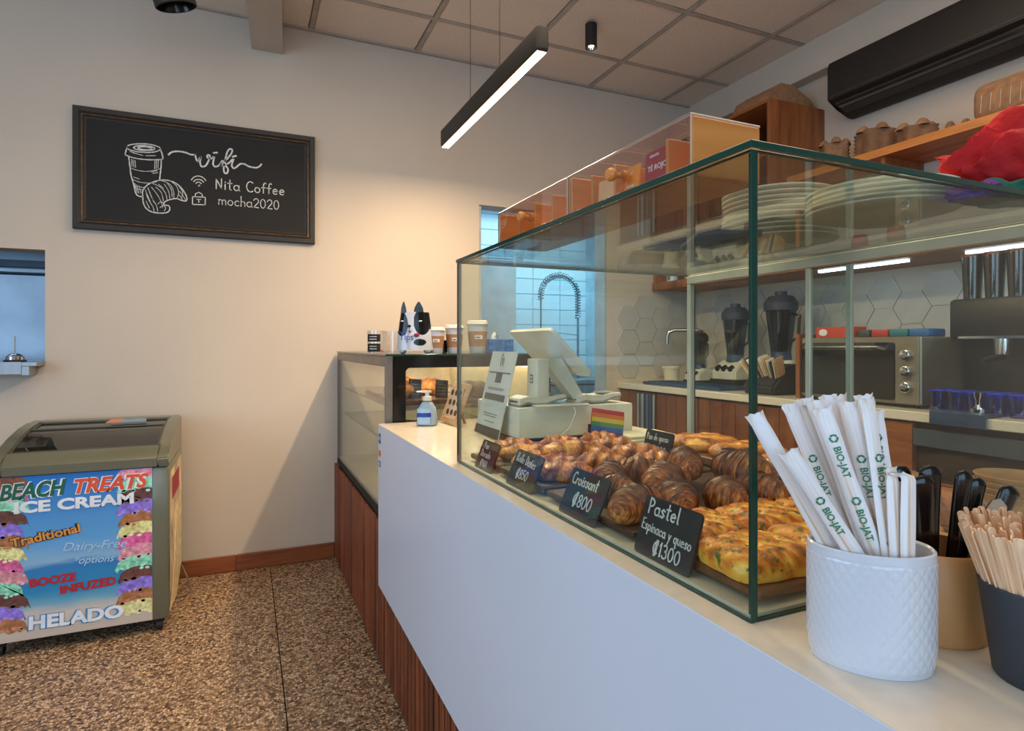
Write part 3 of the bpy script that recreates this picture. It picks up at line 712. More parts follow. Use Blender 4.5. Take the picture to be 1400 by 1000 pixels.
cloth('crumpled_cloth', 1.165, .538, 1.5225,   .20, .10, .105, red_m, 11, 'bright red crumpled cloth piled on the glass case', -35, .3)

# ================================================================= STRAW CUP
cup = thing('straw_cup', 'white oval ceramic cup with quilted diamond relief holding wrapped straws', 'cup', (.548, .388, .9702), R(-42))
def cupfn(u, v):
    th = 2*PI*u; a, b_ = .0545, .042
    z = v*.108
    pat = .0006*(min(abs(math.sin(th*16+v*24)), abs(math.sin(th*16-v*24)))**.6)
    env = 1 if .04 < v < .93 else 0
    r = .955+.045*min(1, v*5)
    return Vector((math.cos(th)*(a*r+pat*env), math.sin(th)*(b_*r+pat*env), z))
bm = sheet(B(), 320, 110, cupfn, True); n0 = len(bm.verts)
part('cup_body', bm, ceram, cup, smooth=80)
bm = B()
lathe(bm, [(.0, .006), (.045, .006), (.0502, .02), (.0502, .1), (.0507, .1085), (.0525, .1105), (.0542, .109), (.0546, .1035)], 64, sx=1, sy=.775)
part('cup_lining', bm, ceram, cup, 'smooth inner wall and rounded rim')
b = B(); lathe(b, [(0, 0), (.051, 0), (.0518, .001), (0, .0015)], 64, sy=.775); part('cup_base', b, ceram, cup)
# ================================================================= WRAPPED STRAWS
m, n, l, p = newmat('wrapper'); v = coords(n, l, (160, 160, 5)); t = n.new('ShaderNodeTexNoise'); t.inputs['Scale'].default_value = 1; t.inputs['Detail'].default_value = 2; l.new(v, t.inputs[0])
l.new(ramp(n, l, t.outputs[0], [(.42, (238, 236, 238)), (.56, (232, 218, 206)), (.68, (206, 172, 140))]), p.inputs['Base Color']); p.inputs['Roughness'].default_value = .6
wrap_m = m
def straw(top, rim, label, wd=.0165, crimp=.4, yawf=0, txt=(.3, .62), bend=False):
    top = Vector(top); rim = Vector(rim); d = (rim-top).normalized()
    rim = top+d*((1.0815-top.z)/d.z); c = Vector((.548, .388)); ang = R(42); rel = Vector((rim.x, rim.y))-c
    q = math.hypot((rel.x*math.cos(ang)-rel.y*math.sin(ang))/.0445, (rel.x*math.sin(ang)+rel.y*math.cos(ang))/.0325)
    if q > 1: rim = Vector((c.x+rel.x/q, c.y+rel.y/q, rim.z))
    d = (rim-top).normalized()
    k = (.9785-top.z)/d.z; bot = top+d*k
    c = Vector((.548, .388)); ang = R(42); rel = Vector((bot.x, bot.y))-c
    ex = rel.x*math.cos(ang)-rel.y*math.sin(ang); ey = rel.x*math.sin(ang)+rel.y*math.cos(ang)
    q = math.hypot(ex/.042, ey/.030)
    if q > 1: bot = Vector((c.x+rel.x/q, c.y+rel.y/q, bot.z))
    L = (top-bot).length; zax = (top-bot).normalized()
    view = Vector((-.75, -.62, .1)); view.rotate(Matrix.Rotation(yawf, 3, 'Z')); xa = view.cross(zax).normalized(); ya = zax.cross(xa)   # ya away from viewer side
    M = Matrix((xa, ya, zax)).transposed().to_4x4(); M.translation = bot
    t = thing('wrapped_straw', label, 'straw', bot, group='paper-wrapped straws in the white cup')
    t.rotation_euler = M.to_euler()
    # local: x across, y depth (towards -y = viewer?), z along
    def fn(u, v):
        th = 2*PI*u; z = v*L
        tw = wd*(.92+.04*math.sin(z*60)); thk = .0036
        e = max(0, (v-.93)/.07)
        thk = thk*(1-e*.85)+.0003; tw = tw*(1-.12*math.sin(e*PI)+.16*e)
        x = math.cos(th)*tw/2; yy = math.sin(th)*thk
        if abs(math.cos(th)) > .8: yy *= .4
        if e > 0: yy += .0014*math.sin(x*900+z*700)*e; z += .0035*noise.noise(Vector((x*260, top.x*90, 0)))*e
        if bend and v > .95: x += (v-.95)*L*1.6; z -= (v-.95)*L*.55
        return Vector((x, yy, z))
    bm = sheet(B(), 16, 46, fn, True)
    part('wrapper', bm, wrap_m, t, smooth=60)
    b = B(); tube(b, [(0, 0, .001), (0, 0, L*.92)], .0029, 10); part('straw_tube', b, paper_m, t)
    sgn = -1 if (M.to_3x3() @ Vector((0, -1, 0))).dot(Vector((-.75, -.62, .1))) > 0 else 1
    for v in txt:
        q = text_bm('BIO-JAT', .0088, 0, .0002, .0001, 1.0)
        # text runs down the straw
        Mt = Matrix.Rotation(R(90), 4, 'Y') @ Matrix.Rotation(R(90), 4, 'X')
        if sgn > 0: Mt = Matrix.Rotation(PI, 4, 'Z') @ Mt
        q.transform(Matrix.Translation((-.003 if sgn < 0 else .003, sgn*.0043, v*L)) @ Mt); part('lettering', q, green_ink, t)
        b = strokes_bm([arc(0, 0, .0032, .0032, a, a+85, 5) for a in (10, 130, 250)], .0016, .0002)
        b.transform(Matrix.Translation((0, sgn*.0043, v*L+.008)) @ Mt); part('recycling_mark', b, green_ink, t)
ST = [ # top point, point at the rim, label, bent end
 ((0.437, 0.424, 1.206), (0.511, 0.403, 1.074), 'leftmost wrapped straw, leaning far over to the left', False),
 ((0.497, 0.436, 1.212), (0.541, 0.4, 1.062), 'second wrapped straw from the left, behind the short one', False),
 ((0.45, 0.396, 1.174), (0.513, 0.372, 1.07), 'short wrapped straw at the front left with green print', False),
 ((0.523, 0.441, 1.216), (0.57, 0.404, 1.056), 'third tall wrapped straw from the left', False),
 ((0.506, 0.415, 1.216), (0.549, 0.386, 1.063), 'tall wrapped straw left of the middle, pointed top', False),
 ((0.504, 0.433, 1.208), (0.555, 0.399, 1.058), 'tall wrapped straw half hidden near the left of the bunch', False),
 ((0.531, 0.421, 1.221), (0.567, 0.389, 1.06), 'tall wrapped straw at the middle of the bunch', False),
 ((0.496, 0.398, 1.211), (0.539, 0.374, 1.069), 'wrapped straw in front of the middle of the bunch', False),
 ((0.559, 0.431, 1.219), (0.586, 0.397, 1.054), 'tallest wrapped straw behind the middle of the bunch', False),
 ((0.527, 0.396, 1.217), (0.552, 0.373, 1.067), 'tall wrapped straw right of the middle with green print', False),
 ((0.564, 0.406, 1.221), (0.576, 0.385, 1.06), 'second tall wrapped straw from the right', False),
 ((0.535, 0.381, 1.22), (0.544, 0.366, 1.072), 'tall wrapped straw at the right in front of its neighbours', False),
 ((0.575, 0.402, 1.205), (0.583, 0.382, 1.06), 'rightmost of the tall wrapped straws', False),
 ((0.541, 0.362, 1.158), (0.545, 0.36, 1.067), 'left one of the two short upright straws at the right', False),
 ((0.55, 0.352, 1.16), (0.55, 0.353, 1.069), 'short upright straw with its bent paper end pointing right', True),
]
for i, (a, b, lb, bd) in enumerate(ST):
    straw(a, b, lb, bend=bd, yawf=R([0, 12, 4, -10, 25, 8, -20, 5, 10, -6, 14, 40, -15, 50, 35][i]), txt=((.42, .74) if i in (2, 9, 11, 1) else (.3, .6, .85) if i in (7, 10, 12) else (.35,) if i % 2 else ()))
# ================================================================= CUTLERY HOLDER
ch = thing('cutlery_holder', 'round bamboo cutlery holder behind the white straw cup', 'holder', (.668, .405, .9702))
part('holder_wall', lathe(B(), [(0, .003), (.046, .003), (.046, .088), (.050, .0905), (.0515, .088), (.0515, .003), (.0505, 0), (0, 0)], 48), bamb_v, ch)
def cutlery(name, a, b, wd, label, cat, metal=False):
    a = Vector(a); b = Vector(b); L = (b-a).length; t = thing(name, label, cat, a)
    zz = (b-a).normalized(); xx = Vector((.914, -.405, 0)); yy = zz.cross(xx).normalized(); xx = yy.cross(zz)
    t.rotation_euler = Matrix((xx, yy, zz)).transposed().to_euler()
    if metal:   # blade or spoon end up
        bm = B(); prism(bm, [(-wd/2, .05), (-wd*.5, L-.02), (-wd*.3, L-.004), (0, L), (wd*.35, L-.006), (wd/2, L-.02), (wd/2, .05)], -.0007, .0007, 'xz'); part('blade', bm, steel_m, t)
        bm = B(); prism(bm, rrect(-wd*.4, 0, wd*.4, .06, wd*.3), -.003, .003, 'xz'); part('handle', bm, blackg_m, t)
    else:
        bm = B()
        def fn(u, v):
            th = 2*PI*u; z = L*.35+v*L*.65; e = math.sqrt(max(0, 1-(1-(1-v)/.09)**2)) if v > .91 else 1
            k = .75+.35*v
            return Vector((math.cos(th)*wd/2*k*max(.02, e), math.sin(th)*.0042*max(.02, e), z))
        sheet(bm, 18, 70, fn, True); part('handle', bm, blackg_m, t)
        bm = B(); prism(bm, [(-wd*.2, 0), (wd*.2, 0), (wd*.3, L*.36), (-wd*.3, L*.36)], -.001, .001, 'xz'); part('shank', bm, steel_m, t)
CX, CYY = .668, .405
for (ta, de, L, w_, lb, cat, met, bow) in [   # ta: spread of the tip along the counter's right-hand direction, de: towards the back
    (-.047, -.010, .158, .026, 'broad steel knife blade standing up at the left of the cutlery', 'knife', True, 0),
    (-.026, .012, .166, .024, 'dark wide handle right of the steel blade', 'cutlery', False, 0),
    (-.016, -.012, .160, .022, 'black cutlery handle leaning left in the holder middle', 'cutlery', False, 0),
    (.000, .000, .168, .023, 'shiny black cutlery handle catching light near the holder middle', 'cutlery', False, 0),
    (-.055, .012, .142, .018, 'black cutlery handle at the far left against the holder rim', 'cutlery', False, 0),
    (.034, -.004, .164, .018, 'upright black handle right of the holder middle', 'cutlery', False, 0),
    (.052, .000, .157, .018, 'second upright black handle near the stirrers', 'cutlery', False, 0),
    (.062, -.016, .140, .026, 'steel spoon bowl end leaning to the right', 'spoon', True, 0),
    (.084, -.004, .156, .020, 'black cutlery handle leaning right over the stirrers', 'cutlery', False, 0),
    (.018, .030, .155, .020, 'black cutlery handle at the back of the holder', 'cutlery', False, 0),
    (.098, .010, .158, .018, 'rightmost cutlery handle in the bamboo holder', 'cutlery', False, 0)]:
    dx, dy = .914*ta+.405*de, -.405*ta+.914*de
    k_ = min(.5, .03/max(.001, abs(ta)))
    vt = math.sqrt(L*L-ta*ta*(1-k_)**2)
    q_ = cutlery('table_knife' if cat == 'knife' else 'spoon' if met else 'cutlery', (CX+dx*k_*.8, CYY+dy*k_*.8, .9745), (CX+dx, CYY+dy, .9745+vt), w_, lb, cat, met)
# ================================================================= STIRRER CUP
BX, BY = .655, .296
sc_ = thing('stirrer_cup', 'matte black tapered cup full of wooden stirrers in the bottom right corner', 'cup', (BX, BY, .9702))
part('cup_body', lathe(B(), [(0, 0), (.038, 0), (.0395, .002), (.0505, .084), (.0495, .0855), (.0485, .084), (.038, .004), (0, .004)], 56), plain('anthracite', (50, 54, 62), .5), sc_)
sb = B(); prism(sb, rrect(-.003, 0, .003, .138, .0028, 3), -.0007, .0007, 'xz'); stm = mesh_of(sb, 'wooden_stirrer', stick_m, smooth=40)
rs = random.Random(4)
for k in range(180):
    a = k*2.39996; q = math.sqrt((k+.5)/180)
    rb, rt = .026*q, .050*q
    bx_, by_ = BX+rb*math.cos(a+.2), BY+rb*math.sin(a+.2)
    zt = .083; tx, ty = BX+rt*1.0*math.cos(a), BY+rt*math.sin(a)
    b0 = Vector((bx_, by_, .9748)); d = Vector((tx-bx_, ty-by_, zt)).normalized()
    ex = .9*q*q; d = Vector((d.x+ex*.25*math.cos(a), d.y+ex*.25*math.sin(a), d.z)).normalized()
    p84 = b0+d*(.08/d.z); e = math.hypot(p84.x-BX, p84.y-BY)
    if e > .0465:
        f = .0465/e; tgt = Vector((BX+(p84.x-BX)*f, BY+(p84.y-BY)*f, p84.z)); d = (tgt-b0).normalized()
    o = link('wooden_stirrer', stm, loc=b0+d*rs.uniform(0, .006)*(1 if q < .9 else .2))
    o.rotation_euler = (d.to_track_quat('Z', 'Y').to_matrix() @ Matrix.Rotation(rs.uniform(0, PI), 3, 'Z')).to_euler()
    o.scale.z = rs.uniform(.93, 1.0)+(.10 if k in (3, 11) else 0)
    tag(o, 'thin pale wooden stirrer standing in the black cup', 'stirrer', 'wooden stirrers in the black cup')
# kraft bowls inside the case at the right
kb = B(); lathe(kb, [(0, 0), (.04, 0), (.058, .05), (.0595, .052), (.058, .053), (.056, .05), (.039, .003), (0, .003)], 40); kbm = mesh_of(kb, 'kraft_bowl', plain('kraft_bowl', (196, 150, 100), .8, var=.05, vs=40), smooth=40)
for k in range(4):
    tag(link('kraft_bowl', kbm, loc=(1.165, .567, .975+k*.0095)), ['lowest', 'second lowest', 'second highest', 'topmost'][k]+' kraft paper bowl of the stack at the right edge of the picture', 'bowl', 'kraft bowls in the display case')

# ================================================================= THINGS ON THE COUNTER BEYOND THE CASE
Z = .9702
sp = thing('soap_bottle', 'clear foaming soap bottle with a white pump and blue label on the counter', 'bottle', (.622, 2.19, Z))
part('bottle_body', lathe(B(), [(0, 0), (.036, 0), (.04, .006), (.04, .04), (.034, .07), (.02, .09), (.015, .095), (0, .095)], 28, sy=.62, rot=R(-20)), glass('pale_bottle', (.8, .86, .9), .06), sp)
part('soap', lathe(B(), [(0, .003), (.035, .003), (.038, .035), (.033, .066), (.018, .088), (0, .09)], 28, sy=.6, rot=R(-20)), plain('soap_liquid', (206, 220, 228), .2), sp)
part('pump', lathe(lathe(B(), [(0, .094), (.017, .094), (.017, .108), (.008, .112), (.007, .125), (0, .125)], 20), [(0, .124), (.016, .124), (.016, .131), (0, .132)], 20, c=(-.004, 0, 0), sx=1.3, sy=.7), white_p, sp)
b = B(); box(b, -.042, -.006, .125, -.012, .006, .131, .002); part('nozzle', b, white_p, sp)
b = B(); sheet(b, 10, 1, lambda u, v: Vector((.0405*math.cos(R(190+90*u)), .0262*math.sin(R(190+90*u)), .008+.058*v))); lab = part('label', b, plain('label_sky', (170, 204, 228), .4), sp)
b = B(); sheet(b, 10, 1, lambda u, v: Vector((.0409*math.cos(R(190+90*u)), .0266*math.sin(R(190+90*u)), .034+.016*v))); part('label_band', b, plain('label_blue', (28, 56, 160), .4), lab)
pf = thing('picture_frame', 'wooden picture frame with dark leaf picture leaning back beside the soap bottle', 'picture frame', (.70, 2.27, Z+.006)); pf.rotation_euler = (R(0), R(22), R(3))
b = B()
for q in (( -.165, 0, 0, .022), (-.165, .138, 0, .16)): box(b, -.006, q[0], q[1], .006, q[2], q[3], .002)
box(b, -.006, -.165, .022, .006, -.143, .138, .002); box(b, -.006, -.022, .022, .006, 0, .138, .002)
part('frame', b, wood('frame_wood', (168, 128, 90), (206, 168, 124), 'y', .5), pf)
b = box(B(), .0, -.143, .022, .004, -.022, .138); pic = part('picture', b, plain('mat_paper', (206, 188, 156), .7), pf)
b = B()
for i in range(3):
    for j in range(3): ell(b, (-.0006, -.045-i*.04, .042+j*.038), .0006, .014, .012, 10, 6)
part('leaf_print', b, plain('leaf_print', (84, 52, 34), .7), pic)
b = B(); prism(b, [(.006, .1), (.08, .005), (.078, 0), (.006, .09)], -.09, -.07, 'xz'); part('frame_strut', b, kraft_m, pf)
pf.children[-1].rotation_euler = (0, R(-6), 0)
# leaflet stand with payment info
ls = thing('leaflet_stand', 'white printed leaflet leaning on the left side of the cash drawer', 'leaflet', (.722, 1.95, Z+.004)); ls.rotation_euler = (0, R(14), 0)
part('sheet', box(B(), 0, -.21, 0, .003, 0, .285), plain('leaflet_paper', (206, 214, 214), .5), ls)
part('dark_footer', box(B(), -.0012, -.21, 0, 0, 0, .03), plain('footer_grey', (52, 60, 66), .5), ls)
b = B(); box(b, -.0008, -.195, .21, 0, -.012, .214); box(b, -.0008, -.13, .178, 0, -.08, .2105)
box(b, -.0008, -.19, .118, 0, -.02, .140)
for i, yy in enumerate((.158, .153, .072, .064, .046)): box(b, -.0006, -.17+i*.005, yy, 0, -.03-i*.008, yy+.0022)
part('printed_bars', b, plain('print_grey', (76, 80, 82), .7), ls)
b = strokes_bm([arc(.0, .0, .006, .02, 60, 250, 8), arc(.012, -.006, .006, .014, -60, 200, 8)], .004, .0004); b.transform(Matrix.Translation((-.0004, -.1, .255)) @ SIDEX); part('sprig_emblem', b, black_m, ls)
# cash drawer
cdw = thing('cash_drawer', 'white cash drawer on the counter beyond the glass case', 'cash drawer', (.765, 1.675, Z))
part('drawer_body', box(B(), 0, 0, .012, .42, .36, .108, .004, 2), white_p, cdw)
part('rubber_base', box(B(), .01, .01, .006, .41, .35, .0125), navy_p, cdw)
b = B()
for x in (.02, .40):
    for yy in (.02, .34): lathe(b, [(0, 0), (.01, 0), (.012, .012), (0, .012)], 14, c=(x, yy, 0))
part('drawer_feet', b, plain('foot_grey', (150, 160, 156), .5), cdw)
part('drawer_key_slot', box(B(), .33, -.002, .055, .35, .001, .062, .001), blackg_m, cdw)
# tablet till
tt = thing('tablet_till', 'white point of sale tablet on a white swivel stand on the cash drawer', 'till', (.84, 1.70, 1.0785))
part('stand_post', box(B(), 0, 0, .002, .045, .076, .15, .006, 3), white_p, tt)
part('stand_base', box(B(), -.02, -.04, 0, .17, .13, .006, .003), white_p, tt)
b = B(); prism(b, rrect(-.011, -.014, .011, .014, .004), 0, .0008, 'yz'); em = part('emblem', b, plain('emblem_dark', (66, 60, 54), .4), tt, loc=(-.0009, .04, .085))
b = B(); prism(b, rrect(-.0075, -.0095, .0075, .0095, .002), -.0006, 0, 'yz'); part('emblem_square', b, white_p, em); 
b = B(); prism(b, rrect(-.003, -.004, .003, .004, .001), -.0012, -.0006, 'yz'); part('emblem_dot', b, black_m, em)
b = B(); prism(b, rrect(-.105, -.16, .10, .16, .014, 5), 0, .012, 'xy'); tb = part('tablet_shell', b, white_p, tt, loc=(.085, .09, .165), rot=(0, R(45), 0))
b = B(); box(b, -.095, -.135, .012, .08, .135, .0128); part('screen', b, blackg_m, tb)
b = B(); prism(b, [(-.035, .085), (.035, .085), (.13, -.06), (.09, -.06)], .0, .06, 'xz'); part('stand_arm', b, white_p, tt, loc=(.06, .01, .065))
# card readers
def reader(x, y, rz, lb):
    t = thing('card_reader', lb, 'card reader', (x, y, 1.0786), R(rz), 'white card readers on the cash drawer')
    pts = [(0, .004), (.03, .012), (.06, .006), (.10, .006), (.14, .018), (.175, .022)]
    up = [(.175, .034), (.14, .034), (.10, .026), (.06, .027), (.03, .034), (.0, .026)]
    b = B(); prism(b, [(a, c_) for a, c_ in pts+up], 0, .075, 'xz'); bmesh.ops.bevel(b, geom=b.edges[:], offset=.002, segments=1, affect='EDGES'); part('reader_body', b, white_p, t)
    bumper = B(); prism(bumper, [(a, c_-.003) for a, c_ in pts]+[(a, c_+.003) for a, c_ in pts[::-1]], -.001, .076, 'xz'); part('reader_underside', bumper, plain('reader_grey', (150, 152, 150), .5), t)
    part('keypad', box(B(), .105, .01, .0315, .165, .065, .036, .001), plain('keypad', (120, 124, 126), .6), t)
    part('card_slot', box(B(), -.001, .015, .013, .004, .06, .018), blackg_m, t)
    return t
reader(.775, 1.69, 5, 'white card reader on the left of the cash drawer')
reader(.985, 1.69, 5, 'white card reader on the right of the cash drawer')
cab = thing('charging_cable', 'thin white cable looping down the front of the cash drawer', 'cable', (.9, 1.65, Z))
cpts = [(.03, .045, .115), (.05, .02, .112), (.055, .005, .09), (.03, -.004, .045), (-.02, -.012, .012), (-.07, -.02, .003)]
cb = []
for i in range(25):
    f = i/24*(len(cpts)-1); k = min(int(f), len(cpts)-2); q = f-k
    cb.append(Vector(cpts[k]).lerp(Vector(cpts[k+1]), q))
part('cable', tube(B(), cb, .0022, 8), white_p, cab)
# rainbow holder
rb = thing('card_holder', 'rainbow striped card wallet propped on a small black stand', 'holder', (.975, 1.565, Z))
part('stand_foot', box(box(B(), -.03, -.02, 0, .05, .03, .004, .001), -.025, .0, .004, -.005, .012, .062, .002), blackg_m, rb)
cols = [(196, 44, 60), (232, 120, 56), (236, 206, 70), (80, 150, 96), (58, 110, 190), (98, 70, 140)]
fp = part('wallet', box(B(), -.028, -.011, .028, .078, -.0, .108, .004, 2), plain('wallet_red', cols[0], .4), rb, rot=(R(-8), R(9), R(-12)))
for i, c_ in enumerate(cols[1:]):
    part('stripe', box(B(), -.0275, -.0122, .094-.013*(i+1)+.0, .0775, -.0108, .094-.013*i), plain('stripe_%s' % 'abcdef'[i], c_, .4), fp)
for i, (x, y, lx, ly, rz) in enumerate(((1.08, 1.53, .2, .16, 8), (1.09, 1.55, .17, .13, -4))):
    o = part('notebook', box(B(), 0, 0, 0, lx, ly, .008, .001), plain('notebook_cover', (216, 212, 190), .5), None, loc=(x, y, Z+i*.0082), rot=(0, 0, R(rz)))
    tag(o, ['lower', 'upper'][i]+' pale notebook lying on the counter behind the case', 'notebook')

# ================================================================= FAR DISPLAY CASE
FX0, FX1, FY0, FY1, FZ0, FZ1 = .498, 1.22, 2.335, 3.70, .585, 1.238
fcb = thing('cabinet_base', 'slatted wooden base under the far refrigerated display case', 'cabinet', (.483, FY0, 0))
wpart('cabinet_body', box(B(), .51, FY0+.005, 0, FX1, FY1, FZ0-.02), dark_m, fcb)
y = FY0+.012
while y < 3.712:
    o = link('slat', sm, fcb, loc=(.4845-.483, y-FY0, 0)); o.scale = (1, 1, 1.13); y += .0505
fd = thing('refrigerated_case', 'far glass display case with black frame and warm lit shelves', 'display case', (FX0, FY0, FZ0-.019))
cream = plain('case_interior', (232, 218, 186), .5)
wpart('tray_floor', box(B(), FX0, FY0, FZ0-.018, FX1, FY1, FZ0+.02, .003), dark_m, fd)
wpart('inner_floor', box(B(), FX0+.01, FY0+.01, FZ0+.0205, FX1-.02, FY1-.02, FZ0+.03), cream, fd)
wpart('inner_wall', box(B(), FX0+.02, FY1-.03, FZ0+.03, FX1-.03, FY1-.02, FZ1-.05), cream, fd)
wpart('inner_wall', box(B(), FX1-.03, FY0+.06, FZ0+.03, FX1-.02, FY1-.03, FZ1-.05), cream, fd)
wpart('side_glass', pane(FX0+.002, FY0+.03, FZ0+.021, FX0+.008, FY1-.04, FZ1-.05, 0), [glass_c, edge_m], fd, smooth=None)
fr = plain('grey_frame', (120, 112, 104), .4, .4)
wpart('top_frame', box(B(), FX0, FY0+.03, FZ1-.05, FX0+.03, FY1, FZ1-.009, .002), fr, fd)
wpart('corner_post', box(B(), FX0, FY0+.003, FZ0+.02, FX0+.028, FY0+.03, FZ1-.0092, .002), fr, fd)
wpart('wall_post', box(B(), FX0, FY1-.04, FZ0+.02, FX0+.02, FY1, FZ1-.051, .002), fr, fd)
b = B()   # black end frame with rounded window
o_ = [(FX0+.028, FZ0+.02), (FX1, FZ0+.02), (FX1, FZ1-.0092), (FX0+.028, FZ1-.0092)]
box(b, FX0+.029, FY0, FZ0+.02, FX0+.078, FY0+.012, FZ1-.0092); box(b, FX0+.078, FY0, FZ1-.055, FX1, FY0+.012, FZ1-.0092)
box(b, FX1-.05, FY0, FZ0+.02, FX1, FY0+.012, FZ1-.055); box(b, FX0+.078, FY0, FZ0+.02, FX1-.05, FY0+.012, FZ0+.06)
for sx, sz, cx, cz in ((1, 1, FX1-.07, FZ1-.075), (-1, 1, FX0+.098, FZ1-.075)):
    pts = [(cx+sx*.02, cz+sz*.02)]+[(cx+sx*.02*math.cos(R(a)), cz+sz*.02*math.sin(R(a))) for a in range(0, 91, 15)]
    prism(b, pts, FY0, FY0+.012, 'xz')
wpart('end_frame', b, blackg_m, fd)
wpart('end_glass', pane(FX0+.078, FY0+.004, FZ0+.06, FX1-.05, FY0+.008, FZ1-.055, 1), [glass_c, edge_m], fd, smooth=None)
wpart('top_glass', pane(FX0-.003, FY0-.004, FZ1-.009, FX1+.003, FY1+.005, FZ1-.001, 2), [glass('grey_glass', (.5, .5, .48), .06), edge_m], fd, smooth=None)
wpart('roof_panel', box(B(), FX0+.031, FY0+.02, FZ1-.05, FX1, FY1, FZ1-.010), plain('roof_grey', (116, 108, 96), .5), fd)
for z in (1.018, .87): 
    s_ = wpart('shelf', pane(FX0+.03, FY0+.05, z, FX1-.035, FY1-.05, z+.006, 2), [glass('shelf_glass', (.8, .84, .8), .05), edge_m], fd, smooth=None)
    wpart('shelf_strip', box(B(), FX0+.03, FY0+.044, z-.008, FX1-.035, FY0+.05, z+.01), fr, s_)
wpart('led_strip', box(B(), FX1-.07, FY0+.04, FZ1-.064, FX1-.04, FY1-.06, FZ1-.052), led_w, fd)
light('case_light_glow', 'AREA', (.86, 3.0, FZ1-.06), (0, 0, 0), 5.5, (1, .80, .52), .5, 1.1)
light('case_light_glow', 'AREA', (.86, 2.75, .865), (0, 0, 0), 1.6, (1, .82, .58), .5, .7)
for i, (x0, y0) in enumerate(((.56, 2.42), (.56, 2.80))):
    t = thing('serving_board', ['near', 'far'][i]+' wooden board on the upper shelf of the far display case', 'board', (x0, y0, 1.025)); wpart('board_top', box(B(), x0, y0, 1.0245, x0+.52, y0+.33, 1.045, .003), board_m, t)
ltm = roll_mesh(9, .17, .055, 4, gold_m, 'bread_loaf'); lt2 = roll_mesh(8, .15, .05, 5, baked('dark_loaf', [(.28, (214, 140, 60)), (.5, (150, 90, 50)), (.8, (100, 62, 40)), (1, (70, 40, 26))]), 'bread_loaf')
for x, y, z, a, me_, lb in ((.62, 2.58, 1.046, 80, ltm, 'golden loaf at the left on the far case shelf'), (.785, 2.70, 1.046, 80, ltm, 'second golden loaf on the far case shelf'),
                            (.93, 2.54, 1.046, 20, lt2, 'dark-sided loaf at the right on the far case shelf'), (.66, 2.60, .877, 5, lt2, 'brown loaf on the lower shelf of the far case'),
                            (.72, 2.96, 1.046, 60, ltm, 'golden loaf on the back board of the far case')):
    o = link('bread_loaf', me_, loc=(x, y, z), rot=(0, 0, R(a))); tag(o, lb, 'bread')
for x, y, h, lb in ((.655, 2.50, .085, 'left black price card in the far case'), (.765, 2.47, .08, 'right black price card in the far case')):
    t = thing('price_tag', lb, 'price tag', (x, y, 1.0455)); t.rotation_euler = (R(-14), R(6), 0)
    part('card', box(B(), -.028, 0, 0, .028, .003, h, .001), tag_m, t)
    b = B(); [box(b, -.02, -.0006, h*.2+i*.014, .018-.005*(i % 2), .0001, h*.2+i*.014+.004) for i in range(4)]; part('chalk_lines', b, plain('dim_chalk', (120, 116, 108), .9), t)

# things standing on the far display case
FT = FZ1-.0006
def glass_jar(x, y, h, r, lb, tg):
    t = thing('glass_jar', lb, 'jar', (x, y, FT))
    part('jar_wall', lathe(B(), [(0, 0), (r, 0), (r, h), (r-.002, h), (r-.002, .003), (0, .003)], 32), acryl, t)
    for z0, z1 in tg:
        b = sheet(B(), 10, 1, lambda u, v: Vector(((r+.0008)*math.cos(R(195+95*u)), (r+.0008)*math.sin(R(195+95*u)), z0+v*(z1-z0))))
        l_ = part('jar_label', b, chalkbd, t)
        zc = (z0+z1)/2
        for dz in (.004, -.007):
            b = sheet(B(), 8, 1, lambda u, v: Vector(((r+.0014)*math.cos(R(215+50*u)), (r+.0014)*math.sin(R(215+50*u)), zc+dz+v*.003))); part('label_line', b, chalk, l_)
    if tg: part('jar_filling', lathe(B(), [(0, .004), (r-.004, .004), (r-.004, .016), (0, .018)], 24), plain('wrapped_sweets', (226, 120, 110), .5, var=.4, vs=80), t)
glass_jar(.455+.055, 2.60, .098, .036, 'clear glass jar with two black chalk labels, left on the far case', [(.008, .042), (.05, .082)])
glass_jar(.592, 2.64, .098, .036, 'empty clear glass jar between the labelled jar and the dog jar', [])
# dog-shaped ceramic tip jar
tj = thing('tip_jar', 'white ceramic dog-shaped tip jar with black patches and ears', 'tip jar', (.683, 2.60, FT), R(-12)); tj.scale = (1.05, 1.0, 1.06)
def dogr(v): return 1.05-.25*v+.03*math.sin(v*3)
def dogfn(u, v):
    th = 2*PI*u; k = dogr(v)
    return Vector((math.cos(th)*.073*k, math.sin(th)*.045*k, .012+v*.158))
bm = sheet(B(), 150, 130, dogfn, True); bm.faces.ensure_lookup_table()
def patch(x, z, front):
    if not front: return x > .0 and z > .09
    if ((x-.028)/.036)**2+((z-.13)/.055)**2 < 1 or (x > .02 and z > .10): return True
    if ((x+.055)/.024)**2+((z-.12)/.05)**2 < 1: return True
    if ((x-.018)/.026)**2+((z-.045)/.014)**2 < 1: return True
    return False
for f in bm.faces:
    c = f.calc_center_median(); f.material_index = 1 if patch(c.x, c.z, c.y < 0) else 0
pot = part('jar_body', bm, [ceram, blackg_m], tj, smooth=60)
b = B(); lathe(b, [(.070, .0125), (.060, .012), (0, .02)], 40, sy=.62); part('jar_bottom', b, ceram, tj)
b = B()
for x, yy in ((-.05, -.02), (.05, -.02), (-.05, .02), (.05, .02)): ell(b, (x, yy, .008), .014, .012, .009)
part('paws', b, ceram, tj)
for x, wd, lb in ((-.048, .012, None), (.014, .021, None)):
    b = B(); prism(b, [(-wd, 0), (-wd*.85, .022), (-wd*.3, .044), (0, .05), (wd*.3, .044), (wd*.85, .022), (wd, 0)], -.006, .006, 'xz'); bmesh.ops.bevel(b, geom=b.edges[:], offset=.002, segments=2, affect='EDGES')
    part('ear', b, blackg_m, tj, loc=(x, -.022, .165))
